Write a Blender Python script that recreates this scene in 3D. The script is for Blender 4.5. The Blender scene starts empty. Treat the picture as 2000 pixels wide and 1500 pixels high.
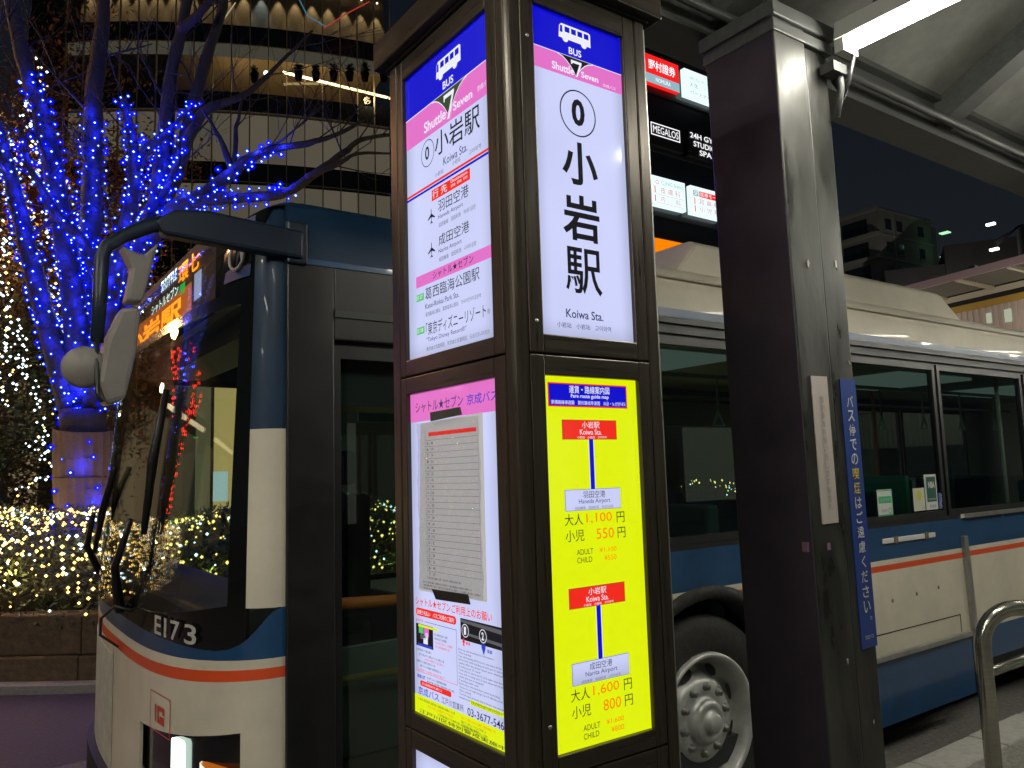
import bpy, bmesh, math, random
from mathutils import Vector, Matrix
random.seed(7)
R = math.radians
SC = bpy.context.scene
COL = SC.collection

# ------------------------------------------------------------------ camera, world, exposure
CAMZ = 1.64
FPX, AZ, PT, RO = 1559.4, R(54.399), R(6.373), R(-1.705)
FW = Vector((math.cos(PT)*math.cos(AZ), math.cos(PT)*math.sin(AZ), math.sin(PT)))
_r = Vector((math.sin(AZ), -math.cos(AZ), 0)); _u = _r.cross(FW)
RT = math.cos(RO)*_r + math.sin(RO)*_u
UP = -math.sin(RO)*_r + math.cos(RO)*_u
cam = bpy.data.cameras.new('camera'); co = bpy.data.objects.new('camera', cam); COL.objects.link(co)
cam.sensor_width = 36; cam.lens = 36*FPX/2000; cam.clip_start = .05; cam.clip_end = 600
m = Matrix((RT, UP, -FW)).transposed().to_4x4(); m.translation = Vector((0, 0, CAMZ)); co.matrix_world = m
SC.camera = co
w = bpy.data.worlds.new('World'); SC.world = w; w.use_nodes = True
nt = w.node_tree; bg = nt.nodes['Background']
sky = nt.nodes.new('ShaderNodeTexSky'); sky.sky_type = 'NISHITA'; sky.sun_disc = False
sky.sun_elevation = R(-6); sky.sun_rotation = R(250)
mixw = nt.nodes.new('ShaderNodeMixRGB'); mixw.inputs[0].default_value = .92
mixw.inputs[2].default_value = (.105, .16, .235, 1)
geo = nt.nodes.new('ShaderNodeNewGeometry'); sp_ = nt.nodes.new('ShaderNodeSeparateXYZ'); nt.links.new(geo.outputs['Incoming'], sp_.inputs[0])
rp_ = nt.nodes.new('ShaderNodeValToRGB'); rp_.color_ramp.elements[0].position = 0; rp_.color_ramp.elements[0].color = (.20, .25, .30, 1); rp_.color_ramp.elements[1].position = .55; rp_.color_ramp.elements[1].color = (.07, .10, .16, 1)
ab_ = nt.nodes.new('ShaderNodeMath'); ab_.operation = 'ABSOLUTE'; nt.links.new(sp_.outputs[2], ab_.inputs[0]); nt.links.new(ab_.outputs[0], rp_.inputs[0]); nt.links.new(rp_.outputs[0], mixw.inputs[2])
nt.links.new(sky.outputs[0], mixw.inputs[1]); nt.links.new(mixw.outputs[0], bg.inputs[0]); bg.inputs[1].default_value = .07
SC.view_settings.view_transform = 'Standard'; SC.view_settings.look = 'None'
SC.view_settings.exposure = 0; SC.view_settings.gamma = 1
SC.render.engine = 'CYCLES'
SC.cycles.use_denoising = True; SC.cycles.max_bounces = 6; SC.cycles.transparent_max_bounces = 24
SC.cycles.diffuse_bounces = 2; SC.cycles.glossy_bounces = 3; SC.cycles.sample_clamp_indirect = 3
SC.cycles.caustics_reflective = False; SC.cycles.caustics_refractive = False

def at(x, y, D):
    d = FW + (x-1000)/FPX*RT - (y-750)/FPX*UP
    return Vector((0, 0, CAMZ)) + d*D

# ------------------------------------------------------------------ materials
MATS = {}
def mat(name, col, rough=.5, metal=0, var=0, vscale=8, bump=0, bscale=60, stretch=None, coat=0, spec=.5):
    if name in MATS: return MATS[name]
    m = bpy.data.materials.new(name); m.use_nodes = True; MATS[name] = m
    n = m.node_tree.nodes; l = m.node_tree.links; b = n['Principled BSDF']
    b.inputs['Base Color'].default_value = (*col, 1); b.inputs['Roughness'].default_value = rough
    b.inputs['Metallic'].default_value = metal; b.inputs['Coat Weight'].default_value = coat
    b.inputs['Specular IOR Level'].default_value = spec
    tc = n.new('ShaderNodeTexCoord'); mp = n.new('ShaderNodeMapping'); l.new(tc.outputs['Object'], mp.inputs[0])
    if stretch: mp.inputs['Scale'].default_value = stretch
    if var:
        t = n.new('ShaderNodeTexNoise'); t.inputs['Scale'].default_value = vscale; t.inputs['Detail'].default_value = 6
        t.inputs['Roughness'].default_value = .65
        l.new(mp.outputs[0], t.inputs['Vector'])
        rp = n.new('ShaderNodeMapRange'); rp.inputs[1].default_value = .3; rp.inputs[2].default_value = .7
        rp.inputs[3].default_value = 1-var; rp.inputs[4].default_value = 1+var; l.new(t.outputs['Fac'], rp.inputs[0])
        mx = n.new('ShaderNodeVectorMath'); mx.operation = 'SCALE'; mx.inputs[0].default_value = col
        l.new(rp.outputs[0], mx.inputs['Scale']); l.new(mx.outputs[0], b.inputs['Base Color'])
        r2 = n.new('ShaderNodeMapRange'); r2.inputs[1].default_value = .3; r2.inputs[2].default_value = .7
        r2.inputs[3].default_value = max(.03, rough*(1-var*.8)); r2.inputs[4].default_value = min(1, rough*(1+var*.8))
        l.new(t.outputs['Fac'], r2.inputs[0]); l.new(r2.outputs[0], b.inputs['Roughness'])
    if bump:
        t2 = n.new('ShaderNodeTexNoise'); t2.inputs['Scale'].default_value = bscale; t2.inputs['Detail'].default_value = 4
        l.new(mp.outputs[0], t2.inputs['Vector'])
        bm_ = n.new('ShaderNodeBump'); bm_.inputs['Strength'].default_value = bump; bm_.inputs['Distance'].default_value = .02
        l.new(t2.outputs['Fac'], bm_.inputs['Height']); l.new(bm_.outputs[0], b.inputs['Normal'])
    return m
def emat(name, col, s=1, sample=True, gloss=0, base=None):
    """something that gives off light, with an optional clear cover gloss"""
    if name in MATS: return MATS[name]
    m = bpy.data.materials.new(name); m.use_nodes = True; MATS[name] = m
    b = m.node_tree.nodes['Principled BSDF']
    b.inputs['Base Color'].default_value = (*(base or (.02, .02, .02)), 1)
    b.inputs['Emission Color'].default_value = (*col, 1); b.inputs['Emission Strength'].default_value = s
    b.inputs['Roughness'].default_value = .08 if gloss else .6
    b.inputs['Specular IOR Level'].default_value = gloss
    if not sample: m.cycles.emission_sampling = 'NONE'
    return m
def glass(name, tint=(.75, .8, .78), ior=1.5, rough=0, bump=0):
    if name in MATS: return MATS[name]
    m = bpy.data.materials.new(name); m.use_nodes = True; MATS[name] = m
    n = m.node_tree.nodes; l = m.node_tree.links; n.remove(n['Principled BSDF'])
    tr = n.new('ShaderNodeBsdfTransparent'); tr.inputs[0].default_value = (*tint, 1)
    gl = n.new('ShaderNodeBsdfGlossy'); gl.inputs['Roughness'].default_value = rough
    # Schlick reflection, the same from both sides of the thin pane
    lw = n.new('ShaderNodeLayerWeight'); lw.inputs[0].default_value = .5
    pw = n.new('ShaderNodeMath'); pw.operation = 'POWER'; pw.inputs[1].default_value = 5; l.new(lw.outputs['Facing'], pw.inputs[0])
    f0 = ((ior-1)/(ior+1))**2
    ma = n.new('ShaderNodeMath'); ma.operation = 'MULTIPLY_ADD'; ma.inputs[1].default_value = (1-f0)*.75; ma.inputs[2].default_value = f0; l.new(pw.outputs[0], ma.inputs[0])
    fr = ma
    mx = n.new('ShaderNodeMixShader'); l.new(fr.outputs[0], mx.inputs[0]); l.new(tr.outputs[0], mx.inputs[1]); l.new(gl.outputs[0], mx.inputs[2])
    if bump:
        tc = n.new('ShaderNodeTexCoord'); t = n.new('ShaderNodeTexNoise'); t.inputs['Scale'].default_value = 26; t.inputs['Detail'].default_value = 5
        l.new(tc.outputs['Object'], t.inputs['Vector'])
        b = n.new('ShaderNodeBump'); b.inputs['Strength'].default_value = bump; b.inputs['Distance'].default_value = .01
        l.new(t.outputs['Fac'], b.inputs['Height']); l.new(b.outputs[0], gl.inputs['Normal'])
    l.new(mx.outputs[0], n['Material Output'].inputs[0])
    return m

CREAM = mat('cream_paint', (.62, .57, .46), .5, var=.13, vscale=2.2, coat=.12, spec=.3)
BLUE = mat('blue_paint', (.011, .058, .15), .36, var=.25, vscale=5, coat=.3)
NAVY = mat('navy_paint', (.007, .027, .062), .48, var=.2, vscale=4, coat=.08, spec=.35)
ORANGE = mat('orange_paint', (.75, .085, .02), .35, coat=.3)
BLACK = mat('black_plastic', (.012, .012, .013), .4, var=.2)
RUBBER = mat('rubber', (.015, .014, .014), .75, var=.3, vscale=20, bump=.2, bscale=40)
DGREY = mat('dark_grey_plastic', (.03, .032, .036), .45, var=.2)
BRONZE = mat('bronze_metal', (.050, .040, .030), .33, .5, var=.3, vscale=5, stretch=(30, 30, 1.2))
BRONZER = mat('bronze_metal_rail', (.050, .041, .031), .33, .5, var=.3, vscale=4, stretch=(1.2, 1.2, 30))
STEEL = mat('steel_dirty', (.044, .044, .040), .42, .35, var=.65, vscale=3.2, stretch=(3, 3, 1), bump=.12, bscale=5)
STEEL_SPILL = mat('steel_spill_tint_face', (.068, .055, .072), .46, .3, var=.35, vscale=2.5, bump=.06, bscale=5)  # violet spill from the tree LEDs is put into this face's colour
CHROME = mat('rail_steel', (.50, .48, .42), .24, .95, var=.15, vscale=10, stretch=(1, 1, 8))
ALU = mat('aluminium', (.42, .42, .40), .38, .8, var=.2, vscale=12)
HUBM = mat('wheel_steel', (.55, .55, .53), .42, .4, var=.25, vscale=9)
BARK = mat('bark', (.045, .040, .040), .9, var=.5, vscale=20, bump=.6, bscale=40)
BURLAP = mat('straw_wrap', (.20, .14, .11), .9, var=.3, vscale=30, bump=.5, bscale=90, stretch=(1, 1, 6))
ASPH = mat('asphalt', (.15, .14, .128), .85, var=.95, vscale=34, bump=.6, bscale=160)
PAVE = mat('pavement', (.19, .18, .16), .8, var=.8, vscale=34, bump=.4, bscale=130)
KERB = mat('kerb_stone', (.36, .35, .32), .8, var=.18, vscale=30, bump=.3, bscale=100)
STONE = mat('planter_stone', (.15, .105, .065), .85, var=.4, vscale=14, bump=.8, bscale=22)
SEAM = mat('seam_black', (.006, .006, .006), .7)
WGLASS = glass('windscreen_glass', (.92, .95, .94), 1.5)
BGLASS = glass('bus_window_glass', (.66, .76, .73), 1.6)
DGLASS = glass('door_glass', (.70, .78, .76), 1.6)
FGLASS = glass('facade_glass', (.8, .8, .78), 1.45)
CLEAR = glass('plastic_sleeve', (.9, .9, .92), 2.1, .03, .9)
CANOPY = mat('canopy_sheet', (.24, .24, .22), .7, var=.4, vscale=2.6)
GIRDER = mat('girder_paint', (.075, .078, .075), .55, var=.3, vscale=6, stretch=(1, 6, 6))
# printed, back-lit colours
P_WHITE = emat('print_white', (.60, .64, .95), 1, gloss=.12)
P_BLUE = emat('print_blue', (.0, .0, .60), 1, gloss=.5)
P_PINK = emat('print_pink', (.80, .17, .60), .95, gloss=.5)
P_YEL = emat('print_yellow', (.74, .87, .0), 1, gloss=.5)
P_RED = emat('print_red', (.87, .02, .01), 1, gloss=.5)
P_BLK = emat('print_black', (.004, .004, .008), 1, gloss=.3)
P_DNAVY = emat('print_navy_text', (.02, .02, .10), 1, gloss=.3)
P_TW = emat('print_text_white', (.85, .85, .95), 1)
P_ORG = emat('print_orange_text', (.95, .20, .0), 1)
P_GRN = emat('print_green', (.10, .55, .16), 1)
P_OLV = emat('print_olive', (.03, .06, .02), 1)
PAPER = emat('paper_sheet', (.34, .335, .34), 1, base=(.25, .25, .23))
P_GREY = emat('print_grey', (.10, .10, .11), 1)
P_LBLUE = emat('print_bus_blue', (.02, .05, .55), 1)

def uneven(m):
    n = m.node_tree.nodes; l = m.node_tree.links; b = n['Principled BSDF']
    tc = n.new('ShaderNodeTexCoord'); sx = n.new('ShaderNodeSeparateXYZ'); l.new(tc.outputs['Generated'], sx.inputs[0]); prev = None
    for ax in (0, 1, 2):
        a = n.new('ShaderNodeMath'); a.operation = 'PINGPONG'; a.inputs[1].default_value = .5; l.new(sx.outputs[ax], a.inputs[0])
        r_ = n.new('ShaderNodeMapRange'); r_.interpolation_type = 'SMOOTHSTEP'; r_.inputs[1].default_value = -.02; r_.inputs[2].default_value = .16 if ax < 2 else .07; r_.inputs[3].default_value = .72; r_.inputs[4].default_value = 1; l.new(a.outputs[0], r_.inputs[0])
        if prev is None: prev = r_.outputs[0]
        elif ax == 2:
            q = n.new('ShaderNodeMath'); q.operation = 'MULTIPLY'; l.new(prev, q.inputs[0]); l.new(r_.outputs[0], q.inputs[1]); prev = q.outputs[0]
        else:
            q = n.new('ShaderNodeMath'); q.operation = 'MAXIMUM'; l.new(prev, q.inputs[0]); l.new(r_.outputs[0], q.inputs[1]); prev = q.outputs[0]
    t = n.new('ShaderNodeTexNoise'); t.inputs['Scale'].default_value = 2.2; l.new(tc.outputs['Object'], t.inputs['Vector'])
    r2 = n.new('ShaderNodeMapRange'); r2.inputs[1].default_value = .3; r2.inputs[2].default_value = .7; r2.inputs[3].default_value = .93; r2.inputs[4].default_value = 1.05; l.new(t.outputs['Fac'], r2.inputs[0])
    q = n.new('ShaderNodeMath'); q.operation = 'MULTIPLY'; l.new(prev, q.inputs[0]); l.new(r2.outputs[0], q.inputs[1]); l.new(q.outputs[0], b.inputs['Emission Strength'])
uneven(P_WHITE)

# ------------------------------------------------------------------ mesh helpers
class MB:
    def __init__(s): s.v = []; s.f = []; s.mi = []; s.mats = []; s.sm = []
    def mi_(s, mt):
        if mt not in s.mats: s.mats.append(mt)
        return s.mats.index(mt)
    def face(s, pts, mt, smooth=False):
        i = len(s.v); s.v += [tuple(p) for p in pts]; s.f.append(tuple(range(i, i+len(pts)))); s.mi.append(s.mi_(mt)); s.sm.append(smooth)
    def raw(s, vs, fs, mt, smooth=False):
        i = len(s.v); s.v += [tuple(p) for p in vs]; k = s.mi_(mt)
        for f in fs: s.f.append(tuple(i+a for a in f)); s.mi.append(k); s.sm.append(smooth)
    def box(s, a, b, mt, M=None):
        x0, y0, z0 = a; x1, y1, z1 = b
        vs = [Vector(p) for p in ((x0,y0,z0),(x1,y0,z0),(x1,y1,z0),(x0,y1,z0),(x0,y0,z1),(x1,y0,z1),(x1,y1,z1),(x0,y1,z1))]
        if M: vs = [M @ v for v in vs]
        s.raw(vs, [(0,3,2,1),(4,5,6,7),(0,1,5,4),(1,2,6,5),(2,3,7,6),(3,0,4,7)], mt); return s
    def tube(s, pts, rad, mt, n=10, caps=True):
        pts = [Vector(p) for p in pts]
        if not isinstance(rad, (list, tuple)): rad = [rad]*len(pts)
        vs = []; ref = None
        for i, p in enumerate(pts):
            t = (pts[min(i+1, len(pts)-1)]-pts[max(i-1, 0)]).normalized()
            if ref is None: ref = t.orthogonal().normalized()
            ref = (ref - t*ref.dot(t)).normalized(); b = t.cross(ref)
            for k in range(n):
                a = 2*math.pi*k/n; vs.append(p+(ref*math.cos(a)+b*math.sin(a))*rad[i])
        fs = [(i*n+k, i*n+(k+1) % n, (i+1)*n+(k+1) % n, (i+1)*n+k) for i in range(len(pts)-1) for k in range(n)]
        if caps: fs += [tuple(range(n-1, -1, -1)), tuple((len(pts)-1)*n+k for k in range(n))]
        s.raw(vs, fs, mt, True); return s
    def lathe(s, prof, c, ax, mt, n=32):
        """prof: (along axis, radius)"""
        ax = Vector(ax).normalized(); a = ax.orthogonal().normalized(); b = ax.cross(a); c = Vector(c); vs = []
        for h, r_ in prof:
            for k in range(n):
                t = 2*math.pi*k/n; vs.append(c+ax*h+(a*math.cos(t)+b*math.sin(t))*r_)
        fs = [(i*n+k, i*n+(k+1) % n, (i+1)*n+(k+1) % n, (i+1)*n+k) for i in range(len(prof)-1) for k in range(n)]
        s.raw(vs, fs, mt, True); return s
    def prism(s, poly, d, mt):
        """poly: 3-D points, extruded by vector d"""
        n = len(poly); d = Vector(d); vs = [Vector(p) for p in poly]+[Vector(p)+d for p in poly]
        s.raw(vs, [tuple(range(n-1, -1, -1)), tuple(range(n, 2*n))]+[(k, (k+1) % n, n+(k+1) % n, n+k) for k in range(n)], mt); return s
    def build(s, name, parent=None, bevel=0, fixn=False):
        me = bpy.data.meshes.new(name); me.from_pydata(s.v, [], s.f)
        for mt in s.mats: me.materials.append(mt)
        me.polygons.foreach_set('material_index', s.mi); me.polygons.foreach_set('use_smooth', s.sm)
        if fixn:
            b = bmesh.new(); b.from_mesh(me); bmesh.ops.recalc_face_normals(b, faces=b.faces); b.to_mesh(me); b.free()
        me.update(); o = bpy.data.objects.new(name, me); COL.objects.link(o)
        if parent: o.parent = parent; o.matrix_parent_inverse = Matrix.Translation(-parent.location) if parent.type == 'EMPTY' and parent.parent is None else Matrix()
        if bevel:
            bv = o.modifiers.new('bevel', 'BEVEL'); bv.width = bevel; bv.segments = 2; bv.limit_method = 'ANGLE'; bv.harden_normals = False
        return o
def thing(name, label, cat, loc=(0, 0, 0), group=None):
    o = bpy.data.objects.new(name, None); COL.objects.link(o); o.location = loc
    o['label'] = label; o['category'] = cat
    if group: o['group'] = group
    return o
def tag(o, label, cat, group=None):
    o['label'] = label; o['category'] = cat
    if group: o['group'] = group
    return o
def struct(o): o['kind'] = 'structure'; return o
def stuff(o): o['kind'] = 'stuff'; return o
def cp(o, parent):
    c = o.copy(); COL.objects.link(c); inv = o.matrix_parent_inverse.copy(); c.parent = parent; c.matrix_parent_inverse = inv; return c
def copy_tree(o, parent=None):
    if parent: c = cp(o, parent)
    else: c = o.copy(); COL.objects.link(c)
    for ch in list(o.children): copy_tree(ch, c)
    return c

# text -> triangles in a plane, fitted to a measured box
TXT = {}
def glyphs(body, bold):
    k = (body, bold)
    if k not in TXT:
        cu = bpy.data.curves.new('t', 'FONT'); cu.body = body; cu.offset = bold; cu.resolution_u = 3
        o = bpy.data.objects.new('t', cu); COL.objects.link(o)
        me = bpy.data.meshes.new_from_object(o.evaluated_get(bpy.context.evaluated_depsgraph_get()))
        vs = [v.co.copy() for v in me.vertices]; fs = [tuple(p.vertices) for p in me.polygons]
        bpy.data.objects.remove(o); bpy.data.curves.remove(cu); bpy.data.meshes.remove(me)
        TXT[k] = (vs, fs)
    return TXT[k]
class Sheet:
    """a flat printed face: u runs to the reader's right, v up, n towards the reader"""
    def __init__(s, O, U, N, z0=0, flip=None):
        s.O = Vector(O); s.U = Vector(U); s.N = Vector(N); s.flip = flip; s.shapes = MB(); s.text_ = MB(); s.z0 = z0
    def p(s, u, v, lay):
        if s.flip is not None: u = s.flip-u
        return s.O+s.U*u+Vector((0, 0, v-s.z0))+s.N*(.0006*lay)
    def rect(s, u0, v0, u1, v1, mt, lay=1):
        s.shapes.face([s.p(u0, v0, lay), s.p(u1, v0, lay), s.p(u1, v1, lay), s.p(u0, v1, lay)], mt)
    def poly(s, pts, mt, lay=1): s.shapes.face([s.p(a, b, lay) for a, b in pts], mt)
    def ring(s, u, v, r, th, mt, lay=2, n=40, rv=None):
        rv = rv or r
        for k in range(n):
            a, b = 2*math.pi*k/n, 2*math.pi*(k+1)/n
            s.shapes.face([s.p(u+q*math.cos(c), v+q2*math.sin(c), lay) for q, q2, c in ((r, rv, a), (r, rv, b), (r-th, rv-th, b), (r-th, rv-th, a))], mt)
    def pill(s, u0, v0, u1, v1, mt, lay=1):
        h = abs(v1-v0)/2; sg = 1 if u1 > u0 else -1; vm = (v0+v1)/2; pts = []
        for k in range(9): a = -math.pi/2+math.pi*k/8; pts.append((u1-sg*h+sg*h*math.cos(a), vm+h*math.sin(a)))
        for k in range(9): a = math.pi/2+math.pi*k/8; pts.append((u0+sg*h+sg*h*math.cos(a), vm+h*math.sin(a)))
        s.poly(pts, mt, lay)
    def text(s, body, u0, v0, u1, v1, mt, lay=4, bold=0., keep=False):
        vs, fs = glyphs(body, bold)
        if not vs: return
        x0 = min(v.x for v in vs); x1 = max(v.x for v in vs); y0 = min(v.y for v in vs); y1 = max(v.y for v in vs)
        su = (u1-u0)/(x1-x0); sv = (v1-v0)/(y1-y0)
        s.text_.raw([s.p(u0+(v.x-x0)*su, v0+(v.y-y0)*sv, lay) for v in vs], fs, mt)
    def lines(s, u0, u1, vt, pitch, n, mt, h, seed, words='お乗りの際は前扉よりご乗車くださいバス停運賃整理券確認時刻表定期'):
        rr = random.Random(seed)
        for k in range(n):
            L = rr.uniform(.6, 1.0); cnt = max(4, int(abs(u1-u0)*L/h*1.05))
            if isinstance(words, str): st = ''.join(rr.choice(words) for _ in range(cnt))
            else: st = words[k % len(words)]; L = 1.0 if len(st) > 40 else len(st)/46
            s.text(st, u0, vt-k*pitch-h, u0+(u1-u0)*L, vt-k*pitch, mt)
    def done(s, parent, nm='printed_graphics'):
        if s.shapes.f: s.shapes.build(nm, parent)
        if s.text_.f: s.text_.build('lettering', parent)

# ------------------------------------------------------------------ ground
g = MB(); g.face([(-60, -30, 0), (200, -30, 0), (200, 200, 0), (-60, 200, 0)], ASPH); struct(g.build('road'))
PEDX0, PEDX1 = -8, 16
g = MB(); g.box((PEDX0, -9, .0), (PEDX1, 2.06, .15), PAVE); struct(g.build('sidewalk'))
kerb = bpy.data.objects.new('kerb', None); COL.objects.link(kerb); kerb['kind'] = 'structure'
x = PEDX0; ks = MB(); ks.box((0, 0, 0), (.594, .21, .155), KERB); k0 = ks.build('kerb_stone', kerb, bevel=.012); k0.location = (x, 2.065, 0)
while x < PEDX1-.7:
    x += .6; k = cp(k0, kerb); k.location = (x, 2.065, random.uniform(-.003, .003))

# ------------------------------------------------------------------ canopy over the pavement
CX0, CX1 = -6, 14
can = thing('canopy', 'dark steel bus stop canopy with vaulted grey sheet roof above the grey square column', 'canopy', (4, 0, 3.2))
b = MB(); b.box((CX0, 1.84, 3.19), (CX1, 1.90, 3.42), GIRDER); b.box((CX0, 1.78, 3.185), (CX1, 1.96, 3.20), GIRDER); b.box((CX0, 1.80, 3.40), (CX1, 1.99, 3.43), GIRDER)
b.build('edge_girder', can)
b = MB(); b.tube([(CX0, 1.76, 3.27), (CX1, 1.76, 3.27)], .018, GIRDER, 10); b.build('drain_pipe', can)
b = MB(); b.box((CX0, -1.96, 3.19), (CX1, -1.84, 3.42), GIRDER); b.build('edge_girder', can)
def vz(y): return 3.43+.62*math.cos(math.pi*y/3.7)
ys = [-1.85+3.7*i/16 for i in range(17)]
rib = None
b = MB()
for i in range(16):
    y0, y1 = ys[i], ys[i+1]; b.raw([(-.06, y0, vz(y0)-.16), (.06, y0, vz(y0)-.16), (.06, y0, vz(y0)), (-.06, y0, vz(y0)), (-.06, y1, vz(y1)-.16), (.06, y1, vz(y1)-.16), (.06, y1, vz(y1)), (-.06, y1, vz(y1))],
        [(0, 1, 5, 4), (1, 2, 6, 5), (2, 3, 7, 6), (3, 0, 4, 7)], GIRDER)
r0 = b.build('rib', can); ribs = [CX0+.1+1.65*i for i in range(13)]
for i, xx in enumerate(ribs):
    r_ = r0 if i == 0 else cp(r0, can)
    r_.location.x = xx
    if i < len(ribs)-1:
        b = MB(); x0, x1 = xx+.065, ribs[i+1]-.065
        if i == 0:
            for j in range(16):
                for (p, q) in ((0, 0), (.02, 1)):
                    b.face([(0, ys[j], vz(ys[j])-.03+p), (x1-x0, ys[j], vz(ys[j])-.03+p), (x1-x0, ys[j+1], vz(ys[j+1])-.03+p), (0, ys[j+1], vz(ys[j+1])-.03+p)], CANOPY, True)
            s0 = b.build('roof_sheet', can); s0.location.x = x0
        else:
            s = cp(s0, can); s.location.x = x0
b = MB()
for yy in (-1.2, -.5, .35, 1.15): b.tube([(CX0, yy, vz(yy)-.1), (CX1, yy, vz(yy)-.1)], .022, GIRDER, 8)
b.build('purlin', can)

# fluorescent lights hanging from the canopy, the one in the picture beside the grey column
TUBE = emat('fluorescent_tube', (1.0, .97, .84), 92)
LAMPW = mat('lamp_housing', (.62, .62, .58), .4)
def make_lamp(label):
    t = thing('fluorescent_light', label, 'light', (0, 0, 0), 'fluorescent lights under the canopy')
    b = MB(); b.raw([(-.03, -.64, .07), (.03, -.64, .07), (.03, .64, .07), (-.03, .64, .07), (-.046, -.64, .0), (.046, -.64, .0), (.046, .64, .0), (-.046, .64, .0)],
        [(0, 1, 2, 3), (0, 4, 5, 1), (1, 5, 6, 2), (2, 6, 7, 3), (3, 7, 4, 0)], LAMPW); b.build('housing', t)
    b = MB(); b.box((-.030, -.6, -.036), (.030, .60, -.002), TUBE); b.build('diffuser', t, bevel=.012)
    for ya, yb in ((.605, .64), (-.64, -.605)): b = MB(); b.box((-.044, ya, -.05), (.044, yb, .0), LAMPW); b.build('lamp_holder', t)
    for yy, zz in ((.5, .30), (-.5, .55)): b = MB(); b.tube([(0, yy, .07), (0, yy, zz)], .012, GIRDER, 8); b.build('hanger', t)
    return t
lamp0 = make_lamp('bright white fluorescent tube light fixed beside the top of the grey square column')
lamp0.location = (2.535, .84, 3.115)
for xx, lb in ((-4.7, 'fluorescent tube light at the near end of the canopy, outside the picture on the left'), (-2.3, 'fluorescent tube light under the canopy left of the viewer'), (.1, 'fluorescent tube light under the canopy above the viewer'), (5.0, 'fluorescent tube light under the canopy just beyond the one by the grey column'), (7.4, 'fluorescent tube light under the canopy beyond the bent steel rail'), (9.8, 'fluorescent tube light under the canopy near the back of the bus'), (12.2, 'fluorescent tube light at the far end of the canopy')):
    c = copy_tree(lamp0); c.location = (xx, .84, 3.10); c['label'] = lb

# ------------------------------------------------------------------ grey square column
colm = thing('square_column', 'dark stainless square column with blue no smoking strip, holding the canopy', 'column', (2.36, 1.67, .15))
b = MB(); b.box((2.2, 1.52, .15), (2.375, 1.81, 3.19), STEEL_SPILL); shaft = b.build('shaft', colm, bevel=.006)
shaft.data.materials.append(STEEL)
for p in shaft.data.polygons:
    if p.normal.y < -.5: p.material_index = 1
b = MB(); b.box((2.393, 1.535, .15), (2.525, 1.80, 3.19), STEEL); b.build('side_flange', colm, bevel=.006)
b = MB(); b.box((2.375, 1.56, .15), (2.393, 1.78, 3.19), SEAM); b.build('groove', colm)
b = MB(); b.box((2.194, 1.513, 3.085), (2.534, 1.818, 3.125), GIRDER); b.box((2.186, 1.505, 3.135), (2.542, 1.826, 3.188), GIRDER); b.build('cap', colm, bevel=.005)
b = MB(); b.box((2.47, 1.475, 3.0), (2.55, 1.53, 3.035), GIRDER); b.tube([(2.545, 1.50, 3.05), (2.53, 1.49, 2.95), (2.535, 1.52, 2.86)], .012, GIRDER, 8)
b.tube([(2.56, 1.45, 3.06), (2.545, 1.47, 2.97), (2.56, 1.50, 2.93), (2.55, 1.53, 3.0)], .008, BLACK, 8); b.build('lamp_bracket', colm)
for (a_, c_, s_) in ((2.29, 2.30, .012), (2.50, .52, .014), (2.512, .47, .010), (2.33, 1.02, .008), (2.47, .80, .007), (2.25, .66, .009), (2.505, 1.98, .008)):
    b = MB(); yy_ = 1.5175 if a_ < 2.38 else 1.5325; b.prism([(a_+s_*math.cos(t)*random.uniform(.5, 1.1)*.6, yy_, c_+s_*math.sin(t)*random.uniform(.6, 1.5)) for t in [2*math.pi*k/7 for k in range(7)]], (0, .002, 0), mat('bare_metal_chip', (.42, .40, .36), .6)); b.build('paint_chip', colm)
# strips of writing on the column
SGN_B = mat('no_smoking_blue', (.022, .055, .26), .35, coat=.3); SGN_W = mat('sign_white', (.62, .62, .60), .5); SGN_Y = mat('sign_yellow', (.70, .52, .02), .5)
SGN_P = mat('paper_strip', (.47, .41, .38), .65, var=.05); SGN_G = mat('faded_ink', (.27, .25, .25), .7)
b = MB(); b.box((2.436, 1.531, 1.035), (2.526, 1.5345, 1.921), SGN_B); bs = b.build('no_smoking_strip', colm)
sh = Sheet((2.436, 1.5305, 0), (1, 0, 0), (0, -1, 0))
seq = 'バス停での喫煙はご遠慮ください'; n = len(seq)
for i, ch in enumerate(seq):
    zt = 1.865-i*.0485; sc = 1.0 if ch not in 'ー' else .4
    u0, u1 = .025, .063; v0, v1 = zt-.038, zt
    if ch == 'く': u0, u1 = .034, .058
    sh.text(ch, u0, v0, u1, v1, SGN_Y if ch in '喫煙' else SGN_W, bold=.008)
sh.ring(.064, 1.128, .0055, .0018, SGN_W, n=16)
sh.text('京成バス', .018, 1.063, .068, 1.077, SGN_W); sh.done(bs)
b = MB(); b.box((2.252, 1.5165, 1.452), (2.34, 1.5195, 1.925), SGN_P); ps = b.build('paper_strip', colm)
sh = Sheet((2.252, 1.5158, 0), (1, 0, 0), (0, -1, 0))
for i, ch in enumerate('整列乗車お願い致します後方へ'): sh.text(ch, .034, 1.86-i*.0265-.022, .056, 1.86-i*.0265, SGN_G)
sh.done(ps)
b = MB(); b.box((2.268, 1.5170, 1.37), (2.285, 1.5185, 1.392), mat('sticker_scrap', (.25, .12, .2), .6))
b.box((2.47, 1.5325, 2.31), (2.478, 1.5345, 2.335), SGN_W); b.box((2.19, 1.535, 1.37), (2.1995, 1.555, 1.40), MATS['sticker_scrap']); b.build('sticker_remnant', colm)

colm.location.x += .042; colm.rotation_euler.y = -R(.8)
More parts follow.
